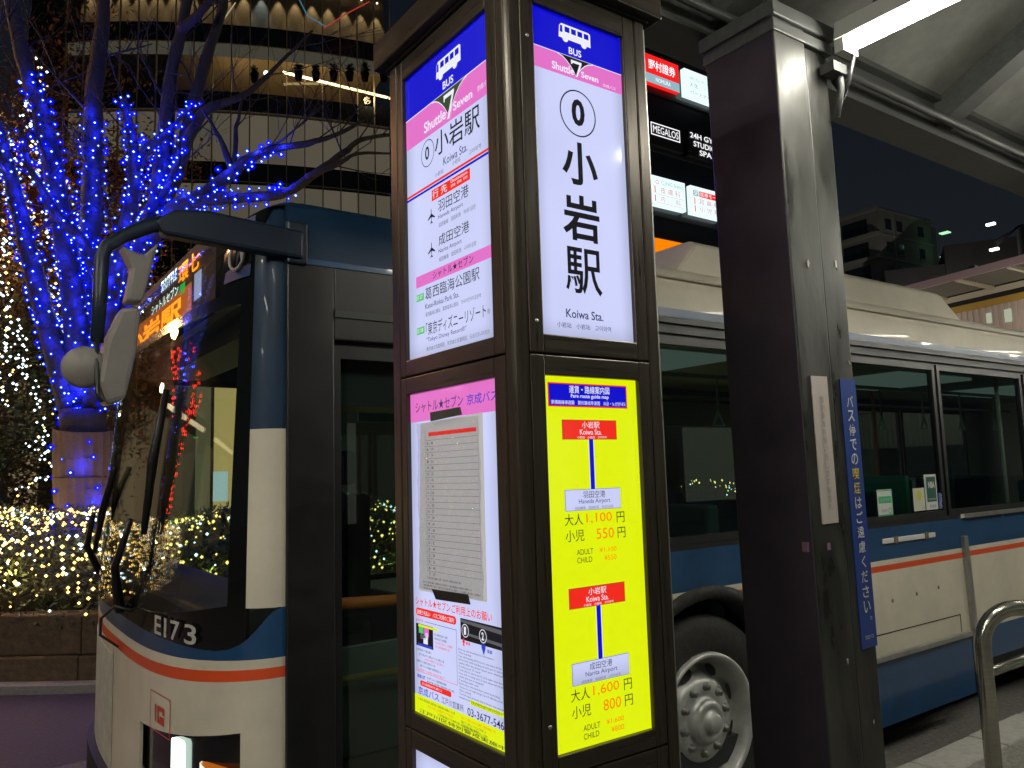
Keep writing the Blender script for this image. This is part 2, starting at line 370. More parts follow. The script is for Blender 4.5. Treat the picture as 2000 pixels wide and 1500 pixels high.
# ------------------------------------------------------------------ illuminated sign pillar
PX, PY = 1.0288, 1.4157
pil = thing('sign_pillar', 'tall bronze framed pillar with four backlit bus stop panels, white above and yellow below', 'sign pillar', (PX+.2, PY+.28, .15))
Z0, Z1, Z2, Z3 = .16, .992, 1.906, 2.812
b = MB(); b.box((PX+.022, PY+.022, .15), (PX+.425, PY+.56, 2.80), SEAM); b.build('core', pil)
b = MB()
prof = []
for k in range(7):
    a = math.pi+math.pi/2*k/6; prof.append((PX+.012+.024*math.cos(a)+.004, PY+.012+.024*math.sin(a)+.004, .15))
prof += [(PX+.028, PY-.008, .15), (PX+.028, PY+.03, .15), (PX-.008, PY+.03, .15)]
b.prism(prof, (0, 0, 2.665), BRONZE); b.build('corner_post', pil)
b = MB(); b.box((PX+.402, PY-.012, .15), (PX+.438, PY+.04, 2.812), BRONZE); b.build('side_post', pil, bevel=.004)
b = MB(); b.box((PX-.012, PY+.53, .15), (PX+.04, PY+.572, 2.812), BRONZE); b.build('side_post', pil, bevel=.004)
b = MB(); b.box((PX+.438, PY-.004, .15), (PX+.447, PY+.01, 2.8), ALU); b.build('edge_trim', pil)
b = MB(); b.box((PX-.045, PY-.045, 2.818), (PX+.475, PY+.61, 2.90), BRONZER); b.box((PX-.02, PY-.02, 2.812), (PX+.45, PY+.585, 2.82), SEAM); b.build('cap', pil, bevel=.006)
b = MB(); b.box((PX-.03, PY-.03, .15), (PX+.46, PY+.60, .2), BRONZER); b.build('plinth', pil)
for (sz0, sz1, p0, p1) in ((Z2, Z3, 1.952, 2.752), (Z1, Z2, 1.034, 1.858), (Z0, Z1, .24, .945)):
    for face in 'LR':
        b = MB(); a0, a1, q0, q1 = (.031, .40, .0705, .3613) if face == 'R' else (.031, .527, .0755, .4985)
        g_ = .002; T0, T1 = -.011, .022
        def bx(u0, v0, u1, v1, mt):
            if face == 'R': b.box((PX+u0, PY+T0, v0), (PX+u1, PY+T1, v1), mt)
            else: b.box((PX+T0, PY+u0, v0), (PX+T1, PY+u1, v1), mt)
        bx(a0, sz0+g_, q0, sz1-g_, BRONZE); bx(q1, sz0+g_, a1, sz1-g_, BRONZE)
        bx(q0, sz0+g_, q1, p0, BRONZER); bx(q0, p1, q1, sz1-g_, BRONZER)
        fr = b.build('panel_frame', pil, bevel=.003)
        b = MB(); mt = P_WHITE if not (face == 'R' and p0 == 1.034) else P_YEL
        if face == 'R': b.box((PX+q0-.004, PY+.002, p0-.004), (PX+q1+.004, PY+.008, p1+.004), mt); sh = Sheet((PX, PY+.002, 0), (1, 0, 0), (0, -1, 0))
        else: b.box((PX+.002, PY+q0-.004, p0-.004), (PX+.008, PY+q1+.004, p1+.004), mt); sh = Sheet((PX+.002, PY, 0), (0, 1, 0), (-1, 0, 0))
        pn = b.build('backlit_panel', pil)
        W = P_TW
        def bus_icon(u0, u1, v0, v1, cut):
            sx = lambda a: u0+(u1-u0)*a; sy = lambda a: v0+(v1-v0)*a
            sh.poly([(sx(.0), sy(.2)), (sx(.03), sy(.85)), (sx(.09), sy(1)), (sx(.95), sy(1)), (sx(1), sy(.93)), (sx(1), sy(.2))], W, 2)
            sh.poly([(sx(.035), sy(.5)), (sx(.055), sy(.88)), (sx(.12), sy(.88)), (sx(.12), sy(.5))], cut, 3)
            for k in range(4): sh.rect(sx(.19+.2*k), sy(.58), sx(.34+.2*k), sy(.88), cut, 3)
            for cx in (.2, .78):
                sh.poly([(sx(cx)+(u1-u0)*.09*math.cos(t), sy(.2)+(v1-v0)*.19*math.sin(t)) for t in [2*math.pi*k/16 for k in range(16)]][::1], W, 3)
        def plane_icon(u, v, s, mt):
            pts = [(0, 1), (.08, .8), (.08, .3), (1, -.28), (1, -.42), (.08, -.15), (.06, -.65), (.32, -.88), (.32, -1), (0, -.88), (-.32, -1), (-.32, -.88), (-.06, -.65), (-.08, -.15), (-1, -.42), (-1, -.28), (-.08, .3), (-.08, .8)]
            sg = -1 if face == 'L' else 1
            sh.poly([(u+sg*s*a*.9, v+s*b_) for a, b_ in pts], mt, 4)
        if face == 'R' and p0 == 1.952:
            sh.rect(q0, 2.6535, q1, p1, P_BLUE); sh.rect(q0, 2.599, q1, 2.652, P_PINK); sh.rect(q0, 2.652, q1, 2.6535, W, 2)
            bus_icon(.156, .259, 2.686, 2.733, P_BLUE); sh.text('BUS', .186, 2.659, .226, 2.677, W, bold=.015)
            arc = [(.152+.054*(1-math.cos(t)), 2.6515-.037*math.sin(t)**1.4) for t in [math.pi/2*k/8 for k in range(9)]]
            l_ = [(.150, 2.652), (.165, 2.648), (.178, 2.640), (.19, 2.629), (.199, 2.619), (.206, 2.606)]; r_ = [(.2625-(a-.150), c) for a, c in l_[::-1]][1:]
            sh.poly([(a, c) for a, c in l_]+[(.2625-(a-.150), c) for a, c in l_[::-1][1:]], P_BLK, 3)
            for pa, pb in zip(l_, l_[1:]): sh.poly([pa, pb, (pb[0], pb[1]-.0022), (pa[0]-.001, pa[1]-.0022)], W, 4); sh.poly([(.4125-pa[0], pa[1]), (.4125-pb[0], pb[1]), (.4125-pb[0], pb[1]-.0022), (.4125-pa[0]+.001, pa[1]-.0022)], W, 4)
            sh.poly([(.191, 2.645), (.225, 2.645), (.225, 2.640), (.211, 2.606), (.205, 2.604), (.218, 2.638), (.196, 2.638), (.194, 2.634), (.191, 2.634)], W, 5)
            sh.text('Shuttle', .131, 2.606, .199, 2.626, W, bold=.02); sh.text('Seven', .223, 2.608, .279, 2.624, W, bold=.02); sh.text('京成バス', .294, 2.6035, .338, 2.612, W)
            sh.ring(.2085, 2.511, .0575, .0035, P_BLK, n=56, rv=.0595); sh.text('0', .187, 2.478, .229, 2.547, P_BLK, bold=.035)
            sh.text('小', .151, 2.327, .264, 2.436, P_BLK, bold=.025); sh.text('岩', .147, 2.188, .263, 2.302, P_BLK, bold=.022); sh.text('駅', .149, 2.058, .263, 2.171, P_BLK, bold=.012)
            sh.text('Koiwa Sta.', .146, 1.998, .262, 2.019, P_DNAVY, bold=.01)
            sh.text('小岩站　小岩站　고이와역', .118, 1.973, .285, 1.986, P_DNAVY)
        elif face == 'L' and p0 == 1.952:
            sh.rect(q0, 2.632, q1, p1, P_BLUE); sh.rect(q0, 2.545, q1, 2.630, P_PINK); sh.rect(q0, 2.630, q1, 2.632, W, 2)
            bus_icon(.327, .204, 2.672, 2.728, P_BLUE); sh.text('BUS', .292, 2.640, .240, 2.661, W, bold=.015)
            l_ = [(.352, 2.630), (.335, 2.627), (.315, 2.617), (.298, 2.603), (.284, 2.588), (.272, 2.570)]; mx_ = .264
            sh.poly(l_+[(2*mx_-a, c) for a, c in l_[::-1][1:]], P_OLV, 3)
            for pa, pb in zip(l_, l_[1:]):
                for sg in (0, 1):
                    f_ = (lambda a: 2*mx_-a) if sg else (lambda a: a)
                    sh.poly([(f_(pa[0]), pa[1]), (f_(pb[0]), pb[1]), (f_(pb[0]), pb[1]-.003), (f_(pa[0]), pa[1]-.003)], W, 4)
            sh.poly([(.288, 2.621), (.236, 2.621), (.236, 2.614), (.262, 2.551), (.272, 2.551), (.247, 2.610), (.282, 2.610), (.283, 2.603), (.288, 2.603)], W, 5)
            sh.text('Shuttle', .394, 2.558, .280, 2.588, W, bold=.015); sh.text('Seven', .243, 2.562, .153, 2.585, W, bold=.015); sh.text('京成バス', .130, 2.566, .078, 2.580, W)
            sh.ring(.3795, 2.4995, .035, .0022, P_BLK, rv=.0375); sh.text('0', .391, 2.481, .369, 2.518, P_BLK, bold=.02)
            sh.text('小岩駅', .339, 2.472, .122, 2.537, P_BLK, bold=.005); sh.text('Koiwa Sta.', .297, 2.436, .180, 2.458, P_DNAVY)
            sh.text('고이와역', .174, 2.421, .120, 2.433, P_GREY); sh.text('小岩站', .253, 2.421, .214, 2.433, P_GREY); sh.text('小岩站', .341, 2.418, .298, 2.430, P_GREY)
            sh.rect(q0, 2.405, q1, 2.4115, P_RED); sh.rect(q0, 2.396, q1, 2.4025, P_BLUE)
            sh.rect(.3615, 2.360, .173, 2.3895, P_RED, 2); sh.text('行 先', .356, 2.364, .282, 2.386, W); sh.text('Destination', .262, 2.378, .184, 2.386, W); sh.text('目的地　目的地　목적지', .262, 2.366, .184, 2.374, W)
            sh.text('羽田空港', .328, 2.320, .180, 2.352, P_BLK); sh.text('Haneda Airport', .329, 2.299, .207, 2.313, P_DNAVY); sh.text('羽田機場　羽田机场　하네다공항', .327, 2.279, .150, 2.291, P_GREY)
            sh.text('成田空港', .329, 2.230, .181, 2.260, P_BLK); sh.text('Narita Airport', .330, 2.208, .217, 2.222, P_DNAVY); sh.text('成田機場　成田机场　나리타공항', .329, 2.188, .151, 2.200, P_GREY)
            plane_icon(.364, 2.321, .021, P_BLK); plane_icon(.366, 2.230, .021, P_BLK)
            sh.rect(.4555, 2.144, q0, 2.175, P_PINK); sh.text('シャトル★セブン', .362, 2.149, .165, 2.171, P_BLK)
            sh.rect(.4555, 2.106, .414, 2.125, P_GRN); sh.text('SS 07', .452, 2.110, .418, 2.121, P_TW); sh.text('葛西臨海公園駅', .404, 2.102, .141, 2.134, P_BLK)
            sh.text('Kasai-Rinkai Park Sta.', .405, 2.078, .235, 2.092, P_DNAVY); sh.text('葛西臨海公園站　葛西临海公园站　가사이린카이공원역', .404, 2.057, .137, 2.068, P_GREY)
            sh.rect(.4565, 2.016, .414, 2.035, P_GRN); sh.text('SS 08', .452, 2.020, .418, 2.031, P_TW)
            sh.text('「東京ディズニーリゾート　」', .403, 2.006, .079, 2.040, P_BLK); sh.ring(.105, 2.018, .006, .001, P_GREY, 5, 16); sh.text('R', .108, 2.0145, .102, 2.0215, P_GREY)
            sh.text('"Tokyo Disney Resort®"', .401, 1.986, .205, 2.001, P_DNAVY); sh.text('東京迪士尼度假區　东京迪士尼度假区　도쿄디즈니리조트', .402, 1.965, .104, 1.976, P_GREY)
        elif face == 'R' and p0 == 1.034:
            sh.rect(.0845, 1.788, .329, 1.8435, P_RED); sh.rect(.0875, 1.791, .326, 1.8405, P_BLUE, 2)
            sh.text('運賃・路線案内図', .146, 1.820, .271, 1.838, W, bold=.004); sh.text('Fare route guide map', .151, 1.807, .268, 1.8185, W, bold=.01); sh.text('票價路線導遊圖　票价路线导游图　요금・노선안내도', .092, 1.7935, .323, 1.803, W)
            for (zr, zw, a, pr, ch, nm, en, sb, yd) in ((1.713, 1.5505, '1,100', '550', ('¥1,100', '¥550'), '羽田空港', 'Haneda Airport', '羽田機場　羽田机场　하네다공항', 0),
                                                (1.3335, 1.168, '1,600', '800', ('¥1,600', '¥800'), '成田空港', 'Narita Airport', '成田機場　成田机场　나리타공항', -.384)):
                d0 = .002 if yd else 0
                sh.rect(.1222+d0, zr, .2905+d0*2, zr+.0455, P_OLV); sh.rect(.1232+d0, zr+.001, .2895+d0*2, zr+.0445, P_RED, 2)
                sh.text('小岩駅', .181, zr+.026, .235, zr+.042, W); sh.text('Koiwa Sta.', .174, zr+.011, .241, zr+.0235, W); sh.text('小岩站　小岩站　고이와역', .165, zr+.002, .255, zr+.008, W)
                sh.rect(.2005+d0, zw+.0475, .2165+d0, zr, W); sh.rect(.2015+d0, zw+.0475, .2145+d0, zr, P_BLUE, 2)
                sh.rect(.1235+d0, zw, .2935+d0*2, zw+.048, P_BLUE); sh.rect(.1245+d0, zw+.001, .2925+d0*2, zw+.047, P_WHITE, 2)
                sh.text(nm, .176, zw+.0275, .244, zw+.0435, P_BLK); sh.text(en, .163, zw+.0125, .259, zw+.0255, P_DNAVY); sh.text(sb, .150, zw+.002, .268, zw+.009, P_GREY)
                y = 1.518+yd+(.0015 if yd else 0)
                sh.text('大人', .119, y, .173, y+.026, P_BLK); sh.text(a, .183, y+.001, .262, y+.025, P_ORG); sh.text('円', .277, y-.001, .302, y+.024, P_BLK)
                y -= .036
                sh.text('小児', .120, y, .175, y+.026, P_BLK); sh.text(pr, .212, y+.001, .266, y+.025, P_ORG); sh.text('円', .278, y-.001, .303, y+.024, P_BLK)
                y -= .031
                sh.text('ADULT', .151, y, .200, y+.0125, P_BLK); sh.text(ch[0], .219, y, .272, y+.012, P_ORG)
                sh.text('CHILD', .151, y-.018, .196, y-.0055, P_BLK); sh.text(ch[1], .233, y-.018, .271, y-.006, P_ORG)
        elif face == 'L' and p0 == 1.034:
            sh.rect(q1, 1.783, q0, p1, P_PINK); sh.text('シャトル★セブン', .467, 1.806, .228, 1.836, P_DNAVY); sh.text('京成バス', .211, 1.806, .078, 1.832, P_LBLUE, bold=.008)
            sh.text('シャトル★セブンご利用上のお願い', .484, 1.306, .125, 1.328, P_RED, bold=.01)
            sh.pill(.4855, 1.279, .2835, 1.299, P_RED); sh.text('前乗り先払い　バスご利用のご案内', .476, 1.283, .293, 1.295, W)
            u = .0012
            for (a0_, b0_, a1_, b1_) in ((.486, 1.138, .486-u, 1.268), (.284+u, 1.138, .284, 1.268), (.44, 1.268-u, .284, 1.268)): sh.rect(a0_, b0_, a1_, b1_, P_DNAVY)
            sh.rect(.486, 1.138, .284, 1.139, P_RED); sh.text('乗車の際', .482, 1.265, .445, 1.272, P_RED)
            sh.rect(.486, 1.203, .397, 1.259, P_BLK, 2)
            for (a_, b_, c_, d_, mt) in ((.470, 1.236, .445, 1.254, P_GRN), (.442, 1.232, .418, 1.253, P_PINK), (.436, 1.226, .422, 1.240, P_WHITE), (.462, 1.222, .432, 1.234, P_GREY), (.446, 1.212, .424, 1.226, W), (.475, 1.204, .402, 1.210, P_LBLUE), (.472, 1.252, .372, 1.258, P_YEL)): sh.rect(a_, b_, c_, d_, mt, 3)
            sh.lines(.388, .292, 1.246, .0095, 2, P_BLK, .0062, 1); sh.lines(.384, .300, 1.227, .0095, 2, P_RED, .0062, 2)
            sh.lines(.482, .372, 1.197, .009, 1, P_BLK, .006, 3); sh.lines(.470, .290, 1.186, .009, 1, P_BLK, .006, 13); sh.lines(.440, .300, 1.177, .009, 1, P_RED, .006, 4); sh.lines(.482, .372, 1.168, .009, 1, P_BLK, .006, 5); sh.lines(.466, .35, 1.158, .009, 1, P_BLK, .006, 6); sh.lines(.480, .290, 1.147, .009, 1, P_RED, .006, 7)
            sh.text('降車の際', .480, 1.122, .438, 1.132, P_LBLUE, bold=.02); sh.lines(.430, .290, 1.133, .009, 2, P_BLK, .0062, 8)
            sh.pill(.4695, 1.104, .3135, 1.1175, P_RED); sh.lines(.455, .330, 1.1145, .009, 1, W, .006, 9)
            # photograph of the bus with the two doors numbered
            sh.rect(.265, 1.249, q0, 1.299, P_BLK); sh.poly([(.262, 1.2965), (.262, 1.290), (q0, 1.283), (q0, 1.2935)], P_GREY, 2); sh.poly([(.230, 1.262), (.230, 1.268), (q0, 1.264), (q0, 1.256)], P_GREY, 2)
            for (cu, cv, d) in ((.2425, 1.272, '1'), (.166, 1.270, '2')): sh.ring(cu, cv, .0155, .0018, W, 3, 24); sh.text(d, cu+.0045, cv-.009, cu-.0045, cv+.009, W, bold=.03)
            sh.poly([(.256, 1.244), (.249, 1.256), (.242, 1.244), (.246, 1.244), (.246, 1.236), (.252, 1.236), (.252, 1.244)], P_RED, 4); sh.text('乗車', .240, 1.240, .220, 1.248, P_RED, bold=.02)
            sh.poly([(.172, 1.252), (.172, 1.244), (.163, 1.228), (.155, 1.244), (.155, 1.252)], P_LBLUE, 4); sh.text('降車', .148, 1.235, .128, 1.244, P_LBLUE, bold=.02)
            en = ['How to use boarding bus information', 'When boarding', 'If you will be getting off the bus at a stop before the last stop', 'tell the driver when boarding and touch your IC card to the', 'reader after the driver inputs your destination.', 'If using your IC card:', 'Touch your IC card to the IC card reader when boarding', 'If you wish to charge your IC card, please tell the driver', 'while the bus is stopped.', 'If paying cash, see:', 'Insert fare into fare box when boarding.', 'The fare box can make change. Up to ¥1,000 bills can be used', 'When exiting', 'Check the name of the bus stop on the bus stop name display', 'located at the front of the bus, then wait until the bus has']
            sh.lines(.274, q0, 1.228, .0079, 15, P_BLK, .0055, 10, en)
            sh.text('京成バス', .477, 1.082, .371, 1.102, P_LBLUE, bold=.008); sh.text('江戸川営業所', .359, 1.083, .256, 1.099, P_BLK)
            sh.text('03-3677-5461', .239, 1.080, .079, 1.098, P_BLK, bold=.005); sh.pill(.232, 1.106, .085, 1.117, P_YEL); sh.text('お忘れ物のお問い合わせは左記へ', .222, 1.108, .095, 1.115, P_OLV)
            sh.poly([(q1, p0), (q1, 1.079), (q0, 1.077), (q0, p0)], P_YEL, 1)
            for k in range(3): sh.lines(.478-.05*k, .29-.05*k, 1.074-.0095*k, .009, 1, P_OLV if k != 1 else P_ORG, .0065, 20+k); sh.lines(.27, .09, 1.072-.0095*k, .009, 1, P_ORG if k == 0 else P_OLV, .0065, 30+k)
            sh.text('江戸川区特別警戒実施中', .472, 1.037, .083, 1.047, P_OLV, bold=.01)
        sh.done(pn)
        if face == 'L' and p0 == 1.034:
            # the clipped timetable in its plastic sleeve
            tt = MB(); tt.box((PX-.004, PY+.142, 1.347), (PX-.001, PY+.457, 1.347+.001), PAPER)
            tt = MB(); tt.prism([(PX-.0035, PY+.436, 1.777), (PX-.0035, PY+.141, 1.783), (PX-.0035, PY+.142, 1.350), (PX-.0035, PY+.457, 1.345)], (.002, 0, 0), PAPER); to = tt.build('timetable_sheet', pil)
            s2 = Sheet((PX-.0037, PY, 0), (0, 1, 0), (-1, 0, 0))
            s2.rect(.394, 1.741, .166, 1.751, P_RED, 1)
            for k in range(22): s2.rect(.412, 1.731-.0158*k, .160, 1.7302-.0158*k, P_GREY, 1); s2.text(str(5+k % 19), .402, 1.7195-.0158*k, .394, 1.7265-.0158*k, P_BLK, 2); s2.text('%02d' % ((k*17) % 60), .380, 1.7195-.0158*k, .370, 1.7265-.0158*k, P_BLK, 2)
            for uu in (.412, .408, .388, .160): s2.rect(uu, 1.731-.0158*21, uu-.0006, 1.757, P_GREY, 1)
            s2.lines(.412, .19, 1.385, .0085, 1, P_BLK, .0055, 41); s2.lines(.43, .16, 1.373, .008, 3, P_BLK, .0052, 42); s2.done(to)
            sl = MB(); N = 14
            for i in range(N):
                for j in range(20):
                    f_ = lambda a, c: (PX-.0075-.0028*math.sin(a*1.9+c*.7)*math.cos(c*1.3+a*.4), PY+.148+.30*a/N, 1.352+.425*c/20)
                    sl.face([f_(i, j), f_(i, j+1), f_(i+1, j+1), f_(i+1, j)], CLEAR, True)
            sl.build('plastic_sleeve', pil)
            tp = MB(); tp.prism([(PX-.013, PY+.368, 1.801), (PX-.013, PY+.225, 1.803), (PX-.013, PY+.217, 1.784), (PX-.013, PY+.366, 1.778)], (.003, 0, 0), mat('green_clip', (.03, .045, .032), .35, var=.3)); tp.build('black_clip', pil)
            tp = MB(); tp.prism([(PX-.013, PY+.376, 1.357), (PX-.013, PY+.209, 1.361), (PX-.013, PY+.199, 1.339), (PX-.013, PY+.356, 1.334)], (.003, 0, 0), BLACK); tp.build('black_tape', pil)
# small screws on the frames
for (dx, z) in ((.05, 1.98), (.05, 1.10), (.05, 2.66)):
    b = MB(); b.lathe([(0, .0045), (.002, .004), (.0022, 0.0005)], (PX+dx, PY-.011, z), (0, -1, 0), ALU, 12); b.build('screw', pil)
b = MB(); sh = Sheet((PX-.0116, PY, 0), (0, 1, 0), (-1, 0, 0)); sh.text('小岩駅前乗場', .30, 1.873, .255, 1.884, mat('etched', (.03, .025, .02), .6)); sh.done(pil)

# ------------------------------------------------------------------ the bus
BY0, BY1, BXF, BXR = 2.6, 5.1, .92, 11.3
bus = thing('city_bus', 'cream and navy city bus with orange stripe at the kerb behind the sign pillar', 'bus', (3, 3.85, 0))
def base(t): return .655+.265*(1-max(0, 1-abs(t)**3.4)**(1/2.0))
def dip(t): return max(0, 1-abs(t)**2.2)
def hw(z):
    pr = [(2.40, 1.25), (2.50, 1.244), (2.585, 1.21), (2.63, 1.15), (2.66, 1.07), (2.695, .90), (2.725, .55), (2.74, .05)]
    if z <= 2.4: return 1.25
    for (a, c), (d, e) in zip(pr, pr[1:]):
        if z <= d: return c+(e-c)*(z-a)/(d-a)
    return .05
def fsurf(t, z):
    X = base(t)
    if z > 1.2: X += .10*((z-1.2)/1.1)**1.3*(1-abs(t)**6)*.9
    if z > 2.5: X += .33*((z-2.5)/.24)**2
    Y = 3.85+hw(z)*t
    return Vector((X, Y, z))
TS = [-1+.0025*i for i in (0, 1, 3, 6, 10, 16, 24, 36, 52)]+[-.85+.05*i for i in range(1, 34)]+[1-.0025*i for i in (52, 36, 24, 16, 10, 6, 3, 1, 0)]
def fstrip(lo, hi, mt, nm, t0=-1, t1=1, rows=1, out=0, th=.012, parent=bus, smooth=True):
    ts = [t0]+[t for t in TS if t0 < t < t1]+[t1]; vs = []
    for t in ts:
        a, c = (lo(t) if callable(lo) else lo), (hi(t) if callable(hi) else hi)
        for r_ in range(rows+1):
            p = fsurf(t, a+(c-a)*r_/rows); vs.append(p+Vector((-out, 0, 0)))
    n = len(ts); m_ = rows+1; b = MB(); inn = [v+Vector((th, 0, 0)) for v in vs]
    b.raw(vs, [(i*m_+j, i*m_+j+1, (i+1)*m_+j+1, (i+1)*m_+j) for i in range(n-1) for j in range(rows)], mt, smooth)
    b.raw(inn, [((i+1)*m_+j, (i+1)*m_+j+1, i*m_+j+1, i*m_+j) for i in range(n-1) for j in range(rows)], mt, smooth)
    for i in range(n-1):
        for k in (0, rows): a, c = i*m_+k, (i+1)*m_+k; b.face([vs[a], vs[c], inn[c], inn[a]], mt)
    for i in (0, n-1):
        for j in range(rows): a = i*m_+j; b.face([vs[a], vs[a+1], inn[a+1], inn[a]], mt)
    return b.build(nm, parent)
W0, W1 = -.955, .955
fstrip(.16, .40, mat('bumper_black', (.014, .015, .017), .6, spec=.25), 'bumper', rows=2, out=.035, th=.06)
HT = lambda t: .86-.13*dip(t)
HL, HR = -.945, -.34
fstrip(.40, lambda t: 1.012-.075*dip(t), CREAM, 'front_panel', -.34, 1, rows=3)
fstrip(.40, lambda t: 1.012-.075*dip(t), CREAM, 'front_panel', -1, HL, rows=3)
fstrip(HT, lambda t: 1.012-.075*dip(t), CREAM, 'front_panel', HL, HR, rows=2)
fstrip(lambda t: 1.012-.075*dip(t), lambda t: 1.046-.066*dip(t), ORANGE, 'orange_stripe')
fstrip(lambda t: 1.046-.066*dip(t), lambda t: 1.075-.057*dip(t), CREAM, 'cream_stripe')
def dip3(t): return max(0, 1-abs(t)**26)
fstrip(lambda t: 1.075-.057*dip(t), lambda t: 1.232-.145*dip3(t), BLUE, 'blue_stripe', rows=2)
GLO = lambda t: 1.26-.115*dip(t)
GHI = lambda t: 2.24+.02*dip(t)
GLOSSB = mat('black_gloss', (.006, .007, .007), .12, coat=.6)
fstrip(lambda t: 1.232-.145*dip3(t), GLO, GLOSSB, 'windscreen_surround', W0, W1)
for a, c in ((-1, W0), (W1, 1)):
    fstrip(1.232, 1.81, CREAM, 'corner_panel', a, c, rows=3); fstrip(1.81, 2.62, NAVY, 'corner_panel', a, c, rows=5)
for a, c in ((W0, W0+.05), (W1-.05, W1)): fstrip(GLO, GHI, GLOSSB, 'windscreen_surround', a, c, rows=6)
fstrip(GHI, 2.30, GLOSSB, 'windscreen_surround', W0, W1)
ws = fstrip(GLO, GHI, WGLASS, 'windscreen', W0+.05, W1-.05, rows=8, th=.006)
DD0, DD1 = -.78, .80
fstrip(2.30, 2.60, GLOSSB, 'destination_surround', W0, DD0, rows=2); fstrip(2.30, 2.60, GLOSSB, 'destination_surround', DD1, W1, rows=2)
fstrip(2.30, 2.60, WGLASS, 'destination_glass', DD0, DD1, rows=4, th=.004)
fstrip(2.60, 2.738, NAVY, 'roof_front', rows=12)
# destination display behind its glass
DISP = mat('display_black', (.01, .008, .006), .6); LEDO = emat('led_orange', (1, .25, .01), 3.6, False); LEDW = emat('led_white', (.75, .95, .9), 2.6, False)
b = MB(); b.box((.80, 2.98, 2.315), (.83, 4.72, 2.59), DISP); dd = b.build('destination_display', bus)
sh = Sheet((.798, .12, 0), (0, 1, 0), (-1, 0, 0))
sh.rect(3.16, 2.36, 3.05, 2.47, emat('display_notice', (.55, .62, .9), .8)); sh.rect(3.40, 2.43, 3.31, 2.475, emat('led_green', (.02, .7, .1), 1))
sh.rect(4.75, 2.32, 3.2, 2.45, emat('display_orange_field', (.48, .11, .02), 1.5)); sh.text('小岩駅', 4.55, 2.325, 3.35, 2.425, LEDO, bold=.03); sh.text('シャトルセブン', 3.95, 2.44, 3.42, 2.49, LEDW, bold=.01)
sh.text('環七', 3.42, 2.48, 3.08, 2.56, LEDO, bold=.02); sh.text('SHUTTLE', 3.75, 2.515, 3.45, 2.565, LEDW, bold=.02); sh.done(dd)
sh = Sheet((.804, 0.08, 0), (0, 1, 0), (-1, 0, 0)); ya, yb = 2.675, 2.85; b = MB(); fs_ = lambda y, z, o=.004: fsurf((y-3.85)/1.25, z)+Vector((-o, -o, 0)); b.raw([fs_(ya+(yb-ya)*k/4, z) for k in range(5) for z in (2.335, 2.56)], [(2*k, 2*k+1, 2*k+3, 2*k+2) for k in range(4)], mat('sticker_blue', (.03, .06, .20), .5))
    
b.tube([fs_(2.76+.05*math.cos(a), 2.42+.05*math.sin(a), .008) for a in [2*math.pi*k/20 for k in range(21)]], .006, SGN_W, 5, False); b.tube([fs_(2.765, 2.52, .008), fs_(2.77, 2.45, .008), fs_(2.73, 2.44, .008), fs_(2.715, 2.39, .008)], .006, SGN_W, 5, False); st = b.build('wheelchair_sticker', bus)
fstrip(.42, lambda t: .995-.07*dip(t)-.03, mat('worn_panel', (.50, .52, .44), .55, var=.22, vscale=14), 'front_flap', .13, .93, rows=2, out=.003, th=.003)
# number plate lettering E173, operator mark, head lamp
sh = Sheet((0, 0, 0), (0, 1, 0), (-1, 0, 0))
LTR = mat('grey_letter', (.45, .45, .42), .5)
fn = None
for ch, u0, u1 in (('E', 0, .20), ('1', .285, .35), ('7', .45, .66), ('3', .76, .98)):
    vs, fs = glyphs(ch, .012); x0 = min(v.x for v in vs); x1 = max(v.x for v in vs); y0 = min(v.y for v in vs); y1 = max(v.y for v in vs); b = MB()
    b.raw([fsurf((3.20-(u0+(v.x-x0)/(x1-x0)*(u1-u0))*.36-3.85)/1.25, 1.100+(v.y-y0)/(y1-y0)*.066)+Vector((-.012, 0, 0)) for v in vs], fs, LTR); b.build('fleet_number', bus)
b = MB()
def onf(y, z, o=.003): return fsurf((y-3.85)/1.25, z)+Vector((-o, 0, 0))
def frect(y0, z0, y1, z1, mt, o=.003): b.face([onf(y0, z0, o), onf(y1, z0, o), onf(y1, z1, o), onf(y0, z1, o)], mt)
MK = mat('mark_red', (.62, .05, .04), .5); MP = mat('mark_pale', (.62, .58, .52), .5)
for q in ((3.27, .755, 3.05, .759), (3.27, .887, 3.05, .891), (3.055, .755, 3.05, .891), (3.27, .755, 3.265, .891)): frect(*q, MK)
frect(3.21, .79, 3.197, .85, MK); frect(3.18, .79, 3.165, .85, MK); frect(3.165, .835, 3.11, .85, MK); frect(3.165, .79, 3.11, .805, MK); frect(3.15, .805, 3.11, .818, MK); frect(3.125, .825, 3.11, .835, MK)
b.build('operator_mark', bus)
b = MB()
for q in ((3.99, .42, 3.982, .935),): frect(*q, mat('panel_joint', (.10, .07, .03), .7), .002)
frect(5.0, .66, 3.985, .664, MATS['panel_joint'], .002); b.build('panel_joint', bus)
hp = fstrip(.40, lambda t: HT(t)-.012, GLOSSB, 'headlamp_recess', HL+.012, HR-.012, rows=2, out=-.025, th=.01)
b = MB(); b.lathe([(-.0, .07), (.03, .075), (.05, .06), (.055, .0)], (.755, 3.05, .55), (-1, 0, 0), mat('lamp_chrome', (.6, .6, .6), .15, .9), 24); b.build('headlamp', bus)
b = MB(); pts = []
for k in range(20): a = 2*math.pi*k/20; pts.append((.693, 3.03+.042*max(-1, min(1, 1.35*math.cos(a))), .705+.055*max(-1, min(1, 1.35*math.sin(a)))))
b.prism(pts, (.03, 0, 0), emat('position_lamp', (.75, 1, .85), 3)); b.build('position_lamp', bus)
b = MB(); b.box((.742, 2.70, .60), (.80, 2.93, .725), emat('turn_signal_amber', (.9, .22, .01), .45, gloss=.6)); b.build('turn_signal', bus, bevel=.012)

